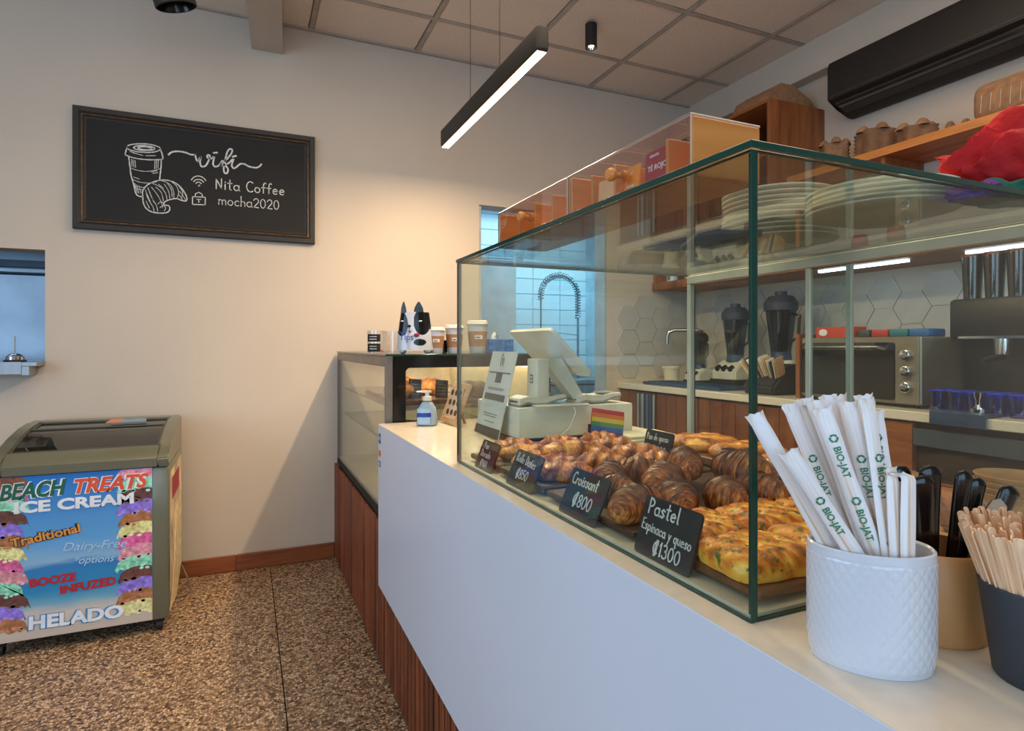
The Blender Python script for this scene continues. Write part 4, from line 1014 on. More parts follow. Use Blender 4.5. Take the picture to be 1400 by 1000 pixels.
part('nose', ell(B(), (-.026, -.0395, .112), .008, .004, .006), blackg_m, tj)
b = strokes_bm([[(0, 0), (0, -.012)], arc(-.006, -.012, .006, .005, 0, -170, 6), arc(.006, -.012, .006, .005, 180, 350, 6)], .0014); b.transform(Matrix.Translation((-.026, -.0415, .108)) @ UPRIGHT); part('mouth', b, blackg_m, tj)
part('tongue', ell(B(), (-.024, -.0435, .089), .005, .002, .004), tcard, tj)
for x in (-.053, .020): part('eye', ell(B(), (x, -.0345-(.006 if x > 0 else -.005), .132), .008, .0025, .003), ceram, tj)
b = strokes_bm(write('Tips', 0, 0, .03, sx=.9), .0032); b.transform(Matrix.Translation((-.064, -.0485, .055)) @ Matrix.Rotation(R(-8), 4, 'Z') @ UPRIGHT); part('lettering', b, plain('blue_marker', (40, 80, 170), .5), tj)
part('scarf_tag', ell(B(), (.004, -.046, .075), .012, .003, .008), tcard, tj)
def paper_cup(x, y, h, r, lb, rz=0):
    t = thing('paper_cup', lb, 'paper cup', (x, y, FT), R(rz), 'lidded paper coffee cups on the far case')
    part('cup_body', lathe(B(), [(0, 0), (r*.72, 0), (r*.74, .002), (r*.98, h*.88), (0, h*.88)], 32), paper_m, t)
    k0, k1 = .2, .66
    part('sleeve', lathe(B(), [(r*(.755+.26*k0), h*k0), (r*(.765+.26*k1), h*k1), (r*(.745+.26*k1), h*k1), (r*(.74+.26*k0), h*k0)], 32), plain('sleeve_kraft', (196, 142, 92), .8), t)
    part('lid', lathe(B(), [(r*1.0, h*.86), (r*1.07, h*.87), (r*1.07, h*.90), (r*1.0, h*.91), (r*.94, h*.985), (r*.86, h), (r*.8, h*.975), (0, h*.97)], 32), white_p, t)
    b = sheet(B(), 8, 1, lambda u, v: Vector((r*.925*math.cos(R(235+45*u)), r*.925*math.sin(R(235+45*u)), h*(.42+.12*v)))); lb_ = part('sleeve_label', b, paper_m, t)
    b = sheet(B(), 6, 1, lambda u, v: Vector((r*.935*math.cos(R(240+25*u)), r*.935*math.sin(R(240+25*u)), h*(.46+.03*v)))); part('label_print', b, black_m, lb_)
paper_cup(.778, 2.60, .115, .041, 'smallest lidded paper cup, beside the dog tip jar')
paper_cup(.872, 2.62, .128, .042, 'middle lidded paper cup, just left of the glass edge')
paper_cup(.985, 2.62, .15, .049, 'tallest lidded paper cup, seen through the glass')
o = part('small_box', box(B(), -.02, -.02, 0, .02, .02, .058, .002), blackg_m, None, loc=(.825, 2.66, FT)); tag(o, 'small black box between two paper cups', 'box')
bt = thing('tissue_box', 'blue patterned tissue box on the far display case', 'tissue box', (1.13, 2.74, FT), R(8))
part('box_body', box(B(), -.07, -.05, 0, .07, .05, .065, .002), plain('tissue_blue', (40, 110, 196), .5, var=.35, vs=60), bt)
b = B(); sheet(b, 12, 4, lambda u, v: Vector(((u-.5)*.06*(1-v*.6), .012*math.sin(u*14+v*3), .065+.035*v*(.7+.3*math.cos(u*9))))); part('tissue', b, paper_m, bt)

# ================================================================= CHALKBOARD
cbd = thing('chalkboard', 'large black framed chalkboard with white wifi lettering, cup and croissant drawing', 'chalkboard', (-.81, YB-.036, 1.87))
BW, BH = 1.18, .63; fw_ = .058
part('board_panel', box(B(), fw_-.01, .014, fw_-.01, BW-fw_+.01, .03, BH-fw_+.01), chalkbd, cbd)
fm = plain('frame_black', (33, 28, 26), .5, var=.15, vs=20); gm = plain('worn_gold', (112, 84, 52), .45, .3, var=.25, vs=30)
for (a, L, M) in (('h', BW, Matrix()), ('h', BW, Matrix.Translation((BW, 0, BH)) @ Matrix.Rotation(PI, 4, 'Y')),
                  ('v', BH, Matrix.Translation((0, 0, BH)) @ Matrix.Rotation(R(90), 4, 'Y')), ('v', BH, Matrix.Translation((BW, 0, 0)) @ Matrix.Rotation(R(-90), 4, 'Y'))):
    b = B(); prof = [(0, .036), (0, .006), (.004, .0), (.026, .0), (.034, .006), (.040, .004), (.046, .010), (fw_, .013), (fw_, .036)]   # (z, y)
    rr_ = [[b.verts.new((z if s == 0 else L-z, yy, z)) for z, yy in prof] for s in (0, 1)]
    for i in range(len(prof)-1): b.faces.new((rr_[0][i], rr_[0][i+1], rr_[1][i+1], rr_[1][i]))
    b.faces.new(rr_[0]); b.faces.new(rr_[1][::-1]); b.transform(M); fo_ = part('frame_moulding', b, fm, cbd)
    b = B(); rr_ = [[b.verts.new((z if s == 0 else L-z, yy, z)) for z, yy in ((.0375, .0035), (.040, .0025), (.043, .005))] for s in (0, 1)]
    for i in range(2): b.faces.new((rr_[0][i], rr_[0][i+1], rr_[1][i+1], rr_[1][i]))
    b.transform(M); part('gilt_edge', b, gm, fo_)
DRAW = [[(.389,.457),(.385,.45),(.374,.443),(.357,.436),(.335,.431),(.311,.429),(.288,.428),(.267,.43),(.25,.433),(.239,.439),(.236,.446),(.239,.453),(.25,.46),(.267,.466),(.288,.471),(.311,.474),(.335,.475),(.357,.473),(.374,.469),(.385,.464),(.389,.457)],[(.364,.455),(.361,.451),(.354,.447),(.343,.443),(.33,.441),(.315,.439),(.3,.438),(.286,.439),(.275,.441),(.269,.444),(.266,.448),(.269,.452),(.275,.456),(.286,.46),(.3,.463),(.315,.465),(.33,.465),(.343,.464),(.354,.462),(.361,.459),(.364,.455)],[(.351,.454),(.349,.451),(.344,.449),(.337,.447),(.328,.445),(.318,.444),(.308,.443),(.299,.444),(.292,.445),(.287,.447),(.286,.449),(.287,.451),(.292,.454),(.299,.456),(.308,.458),(.318,.459),(.328,.459),(.337,.459),(.344,.458),(.349,.456),(.351,.454)],[(.238,.452),(.231,.423),(.229,.406),(.241,.4),(.27,.393),(.315,.391),(.367,.396),(.399,.405),(.397,.429),(.39,.453)],[(.244,.398),(.249,.35),(.255,.298),(.266,.255),(.275,.211),(.286,.195),(.308,.191)],[(.393,.402),(.392,.36),(.388,.321),(.385,.289)],[(.249,.341),(.276,.331),(.315,.328),(.354,.336),(.389,.352)],[(.263,.278),(.295,.268),(.334,.268),(.372,.278)],[(.257,.385),(.259,.348)],[(.264,.382),(.267,.346)],[(.272,.381),(.275,.344)],[(.372,.394),(.37,.35)],[(.38,.396),(.378,.354)],[(.364,.391),(.362,.347)],[(.271,.259),(.282,.211)],[(.28,.252),(.29,.208)],[(.29,.25),(.299,.213)],[(.347,.328),(.374,.339)],[(.276,.244),(.315,.241)],[(.279,.23),(.311,.229)],[(.354,.321),(.377,.329)],[(.266,.292),(.292,.284)],[(.25,.425),(.282,.418)],[(.263,.419),(.308,.412)],[(.308,.193),(.307,.221),(.324,.252),(.354,.275),(.393,.29),(.433,.291),(.47,.275),(.497,.245),(.513,.212),(.511,.19),(.487,.191),(.467,.198),(.44,.192),(.415,.179),(.405,.166),(.408,.157),(.427,.156),(.433,.141),(.425,.122),(.397,.113),(.354,.114),(.324,.131),(.31,.161),(.308,.193)],[(.321,.412),(.367,.418)],[(.347,.27),(.387,.253),(.413,.221),(.42,.186)],[(.393,.288),(.43,.274),(.45,.24),(.452,.198)],[(.435,.29),(.464,.267),(.475,.231),(.467,.201)],[(.48,.261),(.495,.233),(.486,.201)],[(.32,.23),(.331,.186),(.354,.143),(.36,.118)],[(.331,.243),(.347,.195),(.37,.152),(.377,.118)],[(.347,.248),(.377,.206),(.395,.166),(.399,.143)],[(.323,.17),(.338,.134)],[(.367,.25),(.393,.223),(.403,.178)],[(.387,.142),(.403,.155),(.413,.141),(.407,.125)],[(.377,.16),(.39,.173),(.403,.167)],[(.407,.27),(.427,.234),(.433,.196)],[(.42,.279),(.44,.243),(.444,.205)],[(.48,.239),(.508,.196)],[(.474,.223),(.494,.195)],[(.38,.267),(.403,.247)],[(.324,.216),(.341,.172)],[(.338,.225),(.359,.166)]]
WIFI = [[(.427,.431),(.443,.447),(.474,.455),(.508,.453),(.535,.445),(.553,.448)],[(.553,.448),(.567,.41),(.581,.44),(.578,.409),(.585,.387),(.604,.392),(.618,.417),(.627,.449),(.616,.453),(.614,.44),(.632,.436),(.645,.447)],[(.648,.446),(.642,.409),(.652,.394),(.671,.403),(.689,.431)],[(.645,.469),(.662,.473)],[(.682,.414),(.71,.442),(.733,.476),(.738,.498),(.725,.501),(.712,.479),(.702,.429),(.695,.388),(.7,.365),(.712,.365),(.717,.387),(.703,.405),(.678,.405),(.717,.419),(.739,.445)],[(.745,.446),(.736,.413),(.745,.396),(.761,.406),(.779,.424),(.801,.426),(.826,.415),(.86,.413),(.878,.422),(.889,.436)],[(.74,.46),(.758,.467)]]
ICON = [[(.536,.307),(.548,.323),(.566,.332),(.585,.33),(.601,.319),(.606,.311)],[(.547,.299),(.557,.31),(.571,.314),(.585,.311),(.595,.301)],[(.558,.291),(.566,.298),(.576,.298),(.584,.292)],[(.571,.277),(.574,.284),(.577,.28)],[(.542,.216),(.604,.219),(.603,.177),(.541,.174),(.542,.216)],[(.554,.218),(.556,.233),(.571,.243),(.587,.236),(.59,.22)],[(.563,.204),(.581,.204)],[(.572,.204),(.572,.188)]]
def chalk_part(name, lines, wd):
    b = strokes_bm(lines, wd); b.transform(Matrix.Translation((0, .0136, 0)) @ UPRIGHT); part(name, b, chalk, cbd)
DRAW = [smooth_line(q) for q in DRAW]; WIFI = [smooth_line(q, 6) for q in WIFI]; ICON = ICON[:0]+[smooth_line(q) for q in ICON[:4]]+ICON[4:]
chalk_part('chalk_drawing', DRAW[:6]+[DRAW[24]], .0055); chalk_part('chalk_hatching', DRAW[6:24]+DRAW[25:], .0028)
chalk_part('wifi_lettering', WIFI, .0085); chalk_part('wifi_icon', ICON[:4], .005); chalk_part('padlock_icon', ICON[4:], .0045)
chalk_part('network_lettering', write('Nita', .655, .272, .058, .12), .0052); chalk_part('network_lettering', write('Coffee', .81, .272, .058, .10), .0052)
chalk_part('password_lettering', write('mocha2020', .668, .186, .056, .09, sx=.97), .0042)

# ================================================================= ICE CREAM FREEZER
X0, X1, FY, BYY = -.95, -.314, 3.05, 3.625
fz = thing('ice_cream_freezer', 'olive ice cream chest freezer with sloped glass lid and beach print', 'freezer', (X0, FY, 0))
b = B(); box(b, X0, FY+.012, .055, X1, BYY, .735, .012, 2); wpart('freezer_body', b, olive_m, fz)
prof = [(FY, .742), (FY-.004, .775), (FY+.02, .80), (FY+.09, .828), (FY+.22, .865), (FY+.36, .892), (FY+.48, .903), (BYY, .905)]
def zt(y):
    for (a, c_), (d, e) in zip(prof[1:], prof[2:]):
        if a <= y <= d: return c_+(e-c_)*(y-a)/(d-a)
    return prof[-1][1]
# hood: two side cheeks, front lip and rear bar around the glass
for xa, xb in ((X0, X0+.045), (X1-.045, X1)):
    b = B(); prism(b, prof+[(BYY, .736), (FY+.002, .736)], xa, xb, 'yz'); bmesh.ops.bevel(b, geom=b.edges[:], offset=.006, segments=2, affect='EDGES'); wpart('hood_cheek', b, olive_m, fz)
b = B(); prism(b, [(FY, .738), (FY-.004, .775), (FY+.02, .80), (FY+.07, .821), (FY+.075, .79), (FY+.06, .738)], X0+.0455, X1-.0455, 'yz'); wpart('hood_lip', b, olive_m, fz)
b = B(); prism(b, [(FY+.50, .868), (FY+.50, .9035), (BYY, .905), (BYY, .74), (BYY-.03, .74)], X0+.0455, X1-.0455, 'yz'); wpart('hood_rear', b, olive_m, fz)
wpart('inner_tub', box(B(), X0+.046, FY+.075, .736, X1-.046, BYY-.04, .742), plain('tub_grey', (150, 150, 146), .4), fz)
frz_g = glass('freezer_glass', (.62, .62, .6), .12)
for ya, yb, dz, xa, xb in ((FY+.075, FY+.33, .004, X0+.05, X1-.05), (FY+.30, FY+.50, -.004, X0+.05, X1-.05)):
    b = B(); N = 8
    sheet(b, 1, N, lambda u, v: Vector((xa+u*(xb-xa), ya+v*(yb-ya), zt(ya+v*(yb-ya))+dz-.008)))
    gl_ = wpart('sliding_lid', b, frz_g, fz)
    b = B()
    for x in (xa, xb): tube(b, [(x, ya+k/N*(yb-ya), zt(ya+k/N*(yb-ya))+dz-.006) for k in range(N+1)], .006, 6)
    for y in (ya, yb): tube(b, [(xa, y, zt(y)+dz-.006), (xb, y, zt(y)+dz-.006)], .0055, 6)
    wpart('lid_frame', b, plain('lid_frame_grey', (70, 70, 62), .4), gl_)
b = B(); prism(b, [(-.11, 0), (.06, 0), (.06, .0), (.05, .09), (-.10, .09)], .0, .002, 'xy'); st_ = part('lid_sticker', b, plain('sticker_sky', (120, 160, 190), .5), fz, loc=(.44, .38, zt(FY+.42)-.001), rot=(R(4), 0, 0))
b = B(); prism(b, [(-.11, 0), (-.05, 0), (-.045, .09), (-.10, .09)], .0021, .0032, 'xy'); part('sticker_corner', b, plain('sticker_orange', (214, 128, 84), .5), st_)
PX0, PX1, PZ0, PZ1 = X0+.012, -.378, .062, .734
pr = wpart('beach_sheet', box(B(), PX0, FY+.008, PZ0, PX1, FY+.0118, PZ1), beach_m, fz, smooth=None)
pr.location = (0, 0, 0)
SCOOP = [(126, 74, 48), (236, 140, 160), (140, 212, 176), (98, 60, 50), (140, 116, 220), (164, 106, 64), (240, 218, 140), (226, 96, 150), (240, 150, 160), (134, 216, 176), (104, 62, 52), (142, 120, 232), (168, 112, 74), (244, 226, 150), (228, 90, 140)]
sm_ = [plain('scoop_%s' % c_, SCOOP[i], .5, var=.22, vs=60) for i, c_ in enumerate('abcdefghijklmno')]
rs = random.Random(5)
for side in (0, 1):
    for k in range(14):
        z = PZ1-.028-k*.0485
        if z < PZ0+.02: continue
        cx = (X0+.035 if side == 0 else PX1-.04)+rs.uniform(-.008, .008); w_ = rs.uniform(.078, .095); hh = .040
        pts = []
        for i in range(40):
            a = 2*PI*i/40; x = math.cos(a)*w_; zz = math.sin(a)*hh
            if math.sin(a) < -.1: zz = -hh*.55+.007*math.sin(i*2.3+k)+.004*math.sin(i*5.1); x *= 1.12
            pts.append((min(max(cx+x, PX0+.001), PX1-.001), min(max(z+zz, PZ0+.001), PZ1-.001)))
        b = B(); prism(b, pts, FY+.0068-.00001*k, FY+.0078, 'xz'); s_ = wpart('printed_scoop', b, sm_[(k+(0 if side == 0 else 1)) % 15], fz, ['brown','pink','mint green','dark brown','violet','tan','pale yellow','magenta','salmon pink','mint green','dark brown','violet','tan','pale yellow','magenta'][(k+side) % 15]+' ice cream scoop printed on the sheet')
        b = B()
        for i in range(9):
            a = rs.uniform(-w_*.95, w_*.9); x = cx+a; zz = z-hh*.35+rs.uniform(-.008, .006)
            if PX0+.012 < x < PX1-.012: prism(b, [(x+.009*math.cos(R(j*45))*rs.uniform(.7, 1.2), zz+.006*math.sin(R(j*45))) for j in range(8)], FY+.0062, FY+.0066, 'xz')
        c_ = SCOOP[(k+side) % 15]; lt = 'scoop_light_%s' % 'abcdefghijklmno'[(k+side) % 15]
        mt_ = MATS.get(lt) or plain(lt, tuple(min(255, v*1.18+12) for v in c_), .5, var=.1, vs=60)
        if len(b.verts): wpart('scoop_ruffle', b, mt_, s_)
def fz_text(s, x0, z0, x1, size, mt, outl=None, shear=0, rot=0, off=.0, layer=.0055, depth=.0003):
    def mk(o_, yy, m_, nm, par):
        q = text_bm(s, size, shear, depth, o_); xs = [v.co.x for v in q.verts]; wd = max(xs)-min(xs)
        q.transform(Matrix.Diagonal(((x1-x0)/wd, 1, 1, 1)))
        q.transform(Matrix.Translation((x0, FY+yy, z0)) @ Matrix.Rotation(-rot, 4, 'Y') @ UPRIGHT); return wpart(nm, q, m_, par)
    t = mk(off, layer, mt, 'lettering', fz)
    if outl: mk(off+.0028, layer+.0006, outl, 'lettering_outline', t)
dkg = plain('letter_green', (22, 96, 70), .4); red_l = plain('letter_red', (186, 34, 44), .4); orl = plain('letter_orange', (226, 84, 44), .4); wl = plain('letter_white', (236, 240, 246), .4); dkb = plain('letter_dark', (36, 26, 22), .4); tan_l = plain('letter_tan', (222, 150, 66), .4); ltb = plain('letter_sky', (176, 210, 236), .4)
fz_text('BEACH', -.915, .642, -.69, .088, dkg, wl, .28, R(2), .003)
fz_text('TREATS', -.672, .648, -.402, .082, orl, wl, .28, R(1), .003)
fz_text('ICE CREAM', -.868, .586, -.45, .062, wl, None, 0, 0, .0028)
fz_text('Traditional', -.874, .448, -.636, .05, tan_l, dkb, 0, R(9), .0012)
fz_text('Dairy-Free', -.706, .41, -.478, .05, ltb, None, .3, R(-3), 0)
fz_text('*options', -.668, .35, -.525, .044, ltb, None, .3, R(-3), 0)
fz_text('BOOZE', -.815, .277, -.656, .046, red_l, None, 0, R(2), .0022)
fz_text('INFUZED', -.712, .233, -.514, .046, red_l, None, 0, R(3), .0022)
fz_text('HELADO', -.82, .104, -.489, .072, wl, plain('letter_blue', (70, 140, 200), .4), 0, R(-1), .003)
b = B(); box(b, X1-.0005, FY+.05, .15, X1+.0012, BYY-.02, .70); sp_ = wpart('side_sheet', b, side_pr, fz)
b = B(); prism(b, [(FY+.03, .08), (FY+.18, .18), (FY+.30, .45), (FY+.50, .52), (BYY-.03, .45), (BYY-.03, .14), (FY+.3, .05)], X1+.0005, X1+.0022, 'yz'); wpart('side_sticker', b, plain('sticker_cream', (226, 206, 162), .5, var=.15, vs=25), fz)
b = B(); box(b, X1, FY+.12, .56, X1+.0022, FY+.42, .66); wpart('side_sticker', b, tcard, fz)
for x, y in ((X0+.03, FY+.05), (X1-.04, FY+.05), (X0+.03, BYY-.05), (X1-.04, BYY-.05)):
    b = B(); box(b, x-.018, y-.015, .038, x+.018, y+.02, .055); c_ = wpart('caster_bracket', b, dark_m, fz)
    b = B(); tube(b, [(x-.011, y, .0245), (x+.011, y, .0245)], .024, 16); wpart('caster_wheel', b, black_m, c_)
pc = thing('power_cable', 'short grey power cable curling on the floor beside the freezer', 'cable', (-.29, 3.55, 0))
part('cable', tube(B(), [(-.02, .03, .12), (-.005, .01, .09), (.02, -.02, .04), (.03, -.06, .012), (.01, -.1, .006), (-.03, -.12, .006)], .005, 8), plain('cable_grey', (110, 98, 84), .5), pc)

# ================================================================= LAMPS
pl = thing('pendant_lamp', 'long black linear pendant lamp with warm glowing strip above the counter', 'pendant lamp', (1.0, 2.573, 2.36))
b = box(B(), -.026, -.6, 0, .026, .6, .095, .012, 3); part('lamp_housing', b, black_m, pl)
part('diffuser', box(B(), -.018, -.588, -.003, .018, .588, .001), lamp_w, pl)
for y in (-.185, .185):
    wv = part('suspension_wire', tube(B(), [(0, y, .095), (0, y, .778)], .0016, 6), black_m, pl); part('wire_grip', lathe(B(), [(0, 0), (.006, 0), (.005, .02), (0, .02)], 10, c=(0, y, .094)), black_m, wv)
sl = thing('ceiling_spotlight', 'small black cylindrical spotlight on the ceiling right of the pendant', 'spotlight', (1.82, 2.98, H-.15))
part('spot_housing', lathe(B(), [(.028, .002), (.034, 0), (.034, .135), (0, .135)], 32), black_m, sl)
part('spot_reflector', lathe(B(), [(.028, .002), (.02, .02), (0, .022)], 32), chrome_m, sl)
part('spot_bulb', lathe(B(), [(.0, .006), (.012, .008), (.016, .018), (0, .02)], 20), lamp_w, sl)
light('spotlight_beam', 'SPOT', (1.82, 2.98, H-.155), (0, 0, 0), 14, (1, .82, .62), .03, spot=70, blend=.7)
s2 = thing('ceiling_projector_lamp', 'black cylindrical lamp partly cut off at the top left of the picture', 'spotlight', (-.265, 2.85, 2.68)); s2.rotation_euler = (R(10), R(-16), 0)
part('lamp_housing', lathe(B(), [(.075, .0), (.08, .004), (.08, .24), (.06, .26), (0, .262)], 36), black_m, s2)
part('lamp_reflector', lathe(B(), [(.074, .003), (.06, .06), (0, .07)], 36), blackg_m, s2)
arm = part('lamp_arm', tube(B(), [(0, 0, .26), (.0, 0, .34)], .012, 10), black_m, s2)
ms = part('ceiling_mount', box(B(), -.39, 2.86, 3.0, -.33, 2.92, H-.006, .003), black_m); tag(ms, 'black ceiling mount block above the cut-off lamp', 'mount')

# ================================================================= RIGHT WALL: AIR CONDITIONER, SHELVES
ac = thing('air_conditioner', 'black wall-mounted split air conditioner at the top right', 'air conditioner', (XR, 1.25, 2.59))
pts = [(0, .02), (0, .30), (-.19, .30), (-.215, .285), (-.225, .26), (-.225, .075), (-.20, .06), (-.14, .045), (-.06, .0), (-.02, 0)]
b = B(); prism(b, pts, 0, 1.15, 'xz'); bmesh.ops.bevel(b, geom=[e for e in b.edges if abs(e.verts[0].co.y-e.verts[1].co.y) < 1e-6], offset=.008, segments=2, affect='EDGES'); part('ac_body', b, black_m, ac)
part('air_slot', box(B(), -.20, .05, .030, -.12, 1.10, .060), blackg_m, ac)
for k in range(2): part('louver', box(B(), -.012, .04, -.0015, .028, 1.11, .0015, .001), plain('louver_grey', (66, 64, 62), .4), ac, loc=(-.195+k*.05, 0, .044-k*.02), rot=(0, R(28), 0))
part('front_seam', box(B(), -.2265, .02, .088, -.2245, 1.13, .091), plain('seam_grey', (70, 66, 62), .4), ac)
# wooden cubby cabinet
wc = thing('wall_cabinet', 'tall wooden wall cabinet with dark open compartments, above the tea boxes', 'cabinet', (2.79, 2.59, 2.06))
cx1 = .458
part('side_board', box(B(), 0, 0, 0, cx1, .02, .66, .002), oakdk and wood('cabinet_side', (104, 58, 32), (160, 98, 54), 'z', .5, 9), wc)
part('side_board', box(B(), 0, 1.11, 0, cx1, 1.13, .66, .002), MATS['cabinet_side'], wc)
part('bottom_board', box(B(), 0, .0205, 0, cx1, 1.1095, .02, .002), oakdk, wc)
part('top_board', box(B(), 0, .0205, .64, cx1, 1.1095, .66, .002), oakdk, wc)
part('back_board', box(B(), cx1-.012, .0205, .0205, cx1, 1.1095, .6395), dark_m, wc)
for k in range(1, 3): part('divider', box(B(), .004, k*.37, .0205, cx1-.013, k*.37+.018, .6395), MATS['cabinet_side'], wc)
part('cabinet_shelf', box(B(), .004, .0205, .33, cx1-.013, .3695, .348), oakdk, wc)
kp = thing('cardboard_cover', 'faceted kraft cardboard box lid on top of the wooden wall cabinet', 'box', (2.80, 2.62, 2.7202))
b = B(); prism(b, [(0, 0), (.42, 0), (.36, .06), (.22, .12), (.12, .12), (.04, .07)], 0, .28, 'xz'); part('cover_shell', b, kraft_m, kp)
# upper shelf
us = thing('wall_shelf', 'long wooden shelf under the air conditioner', 'shelf', (2.92, .5, 2.225))
for i, (xa, xb) in enumerate(((0, .078), (.08, .163), (.165, .248), (.25, .329))): part('plank', box(B(), xa, 0, 0, xb, 2.08, .036, .0015), oakdk, us)
part('front_edge', box(B(), -.006, 0, -.002, -.0003, 2.08, .038, .001), wood('shelf_edge', (168, 100, 44), (206, 136, 70), 'y', .45), us)
for y in (.3, 1.5): part('shelf_bracket', box(B(), .02, y, -.16, .329, y+.02, -.0005), MATS['cabinet_side'], us)
def carrier(x, y, h, lb, s=1, rz=0):
    """stack of moulded pulp cup carriers seen end on"""
    b = B(); n = 24
    for k in range(int(h/.02)):
        rings = []
        for (zz, sc_k) in ((0, .86), (.018, 1.0)):
            rings.append([b.verts.new(((math.cos(2*PI*i/n)*(.075+.014*math.cos(4*2*PI*i/n)))*s*sc_k, (math.sin(2*PI*i/n)*(.075+.014*math.cos(4*2*PI*i/n)))*s*sc_k, k*.02+zz)) for i in range(n)])
        for i in range(n): b.faces.new((rings[0][i], rings[0][(i+1) % n], rings[1][(i+1) % n], rings[1][i]))
        b.faces.new(rings[0][::-1]); b.faces.new(rings[1])
    t = thing('cup_carrier', lb, 'cup carrier', (x, y, 2.2615), R(rz), 'stacked pulp cup carriers on the wall shelf')
    part('carrier_stack', b, kraft_m, t, smooth=30)
    for sx, sy in ((1, 1), (-1, 1), (1, -1), (-1, -1)):
        b = B(); lathe(b, [(.03*s, 0), (.022*s, .022), (.012*s, .034), (0, .036)], 10, c=(sx*.038*s, sy*.038*s, int(h/.02)*.02-.003)); part('carrier_peak', b, kraft_m, t)
carrier(3.04, 2.36, .14, 'kraft cup carrier stack nearest the wooden cabinet')
carrier(3.05, 2.13, .15, 'tallest kraft cup carrier stack, second from the cabinet', 1.15, 20)
carrier(3.17, 2.02, .13, 'kraft cup carrier stack at the back against the wall', .8, 40)
carrier(3.03, 1.90, .08, 'low kraft cup carrier stack at the right of the group', 1.1, 10)
carrier(3.15, 1.78, .06, 'smallest cup carrier stack, rightmost of the group', .8, 30)
bagt = thing('wrapped_box', 'kraft paper containers wrapped in clear film on the wall shelf', 'package', (3.08, 1.40, 2.262))
b = box(B(), -.13, -.42, 0, .13, .22, .16, .045, 4); 
for v in b.verts: v.co += Vector((0, 0, .012*noise.noise(v.co*9)))
part('paper_bundle', b, kraft_m, bagt)
b = B()
for i in range(16): tube(b, [(-.131, -.38+i*.037, .03), (-.1325, -.385+i*.037, .10), (-.11, -.38+i*.037, .146)], .0016, 5)
part('film_creases', b, plain('film', (196, 178, 156), .2), bagt); bagt.children[-1]['kind'] = 'stuff'
# lower wooden shelf with light strips
lsf = thing('wall_shelf', 'lower wooden wall shelf with cool light strips underneath, behind the glass case', 'shelf', (2.82, .62, 1.69))
part('shelf_board', box(B(), 0, 0, .0, .429, 3.08, .034, .002), oakdk, lsf)
part('end_board', box(B(), 0, 3.0805, 0, .429, 3.10, .12, .002), oakdk, lsf)
part('front_lip', box(B(), -.012, 0, -.006, -.0003, 3.10, .05, .002), MATS['cabinet_side'], lsf)
for ya, yb in ((.45, 1.0), (1.26, 1.75)): part('light_strip', box(B(), .10, ya, -.012, .125, yb, -.0005), led_c, lsf)
light('shelf_strip_glow', 'AREA', (2.94, 1.1, 1.67), (0, 0, 0), 5, (.80, .90, 1.0), .03, 1.1)
SH = 1.7245
o = thing('planter_cup', 'white cup with printed motif at the far end of the lower wooden shelf', 'cup', (2.90, 3.60, SH)); part('cup_body', lathe(B(), [(0, 0), (.038, 0), (.044, .09), (.041, .09), (.036, .004), (0, .004)], 28), ceram, o); part('motif', ell(B(), (-.041, -.01, .05), .003, .018, .02), plain('grey_motif', (120, 128, 110), .6), o)
for i, (x, y, r, h, mt, nm, lb) in enumerate(((2.93, 3.42, .045, .14, plate_m, 'pitcher', 'cream pitcher beside the printed cup on the lower wooden shelf'), (2.94, 3.2, .035, .12, smoke_g, 'storage_jar', 'smoked glass storage jar on the lower wooden shelf'),
      (2.93, 2.9, .05, .10, plate_m, 'bowl_stack', 'cream bowls on the lower wooden shelf'), (2.92, 2.72, .04, .11, kraft_m, 'storage_jar', 'brown storage jar on the lower wooden shelf'),
      (2.93, 2.35, .035, .13, glass_c, 'storage_jar', 'clear glass storage jar on the lower wooden shelf'), (2.92, 2.12, .04, .12, plain('red_tin', (150, 40, 36), .4), 'storage_tin', 'red tin on the lower wooden shelf'),
      (2.95, 1.95, .04, .15, oakdk, 'storage_tin', 'wood-coloured tin on the lower wooden shelf'))):
    t = thing(nm, lb, 'jar' if 'jar' in nm else 'pitcher' if nm == 'pitcher' else 'bowl' if nm == 'bowl_stack' else 'tin', (x, y, SH))
    part('vessel', lathe(B(), [(0, 0), (r*.85, 0), (r, h*.2), (r, h*.8), (r*.8, h*.92), (r*.8, h), (r*.74, h), (r*.74, h*.9), (0, h*.85)], 24), mt, t)
    if nm == 'storage_jar': part('jar_lid', lathe(B(), [(0, h), (r*.84, h), (r*.84, h+.018), (0, h+.02)], 24), oakdk, t)
    if nm == 'pitcher': part('pitcher_handle', tube(B(), [(0, r, h*.75), (0, r+.03, h*.65), (0, r+.03, h*.35), (0, r, h*.25)], .005, 8), plate_m, t)

# ================================================================= BACK COUNTER
bc = thing('back_counter', 'wooden back counter cabinet with plank doors behind the display case', 'cabinet', (2.52, .3, 0))
part('cabinet_body', box(B(), .03, 0, 0, .72, 3.42, .9595), dark_m, bc)
for k, (ya, yb) in enumerate(((3.0, 3.42), (2.59, 2.99), (2.18, 2.58), (1.78, 2.17))):
    d = part('cabinet_door', box(B(), 0, ya, .08, .0295, yb, .95, .002), cabin_m, bc)
    for q in range(1, 4): part('door_groove', box(B(), -.0006, ya+(yb-ya)*q/4-.0015, .085, .001, ya+(yb-ya)*q/4+.0015, .945), dark_m, d)
for k, (ya, yb) in enumerate(((.0, .55), (1.30, 1.77))): part('cabinet_side', box(B(), 0, ya, .08, .0295, yb, .95, .002), oakdk, bc)
for z in (.48, .70): part('open_shelf', box(B(), .0, .5505, z, .0295, 1.2995, z+.02), oakdk, bc)
b = B(); box(b, .002, .552, .86, .0295, 1.298, .93, .002); part('drawer_fronts', b, plain('steel_drawer', (92, 104, 116), .4, .5), bc)
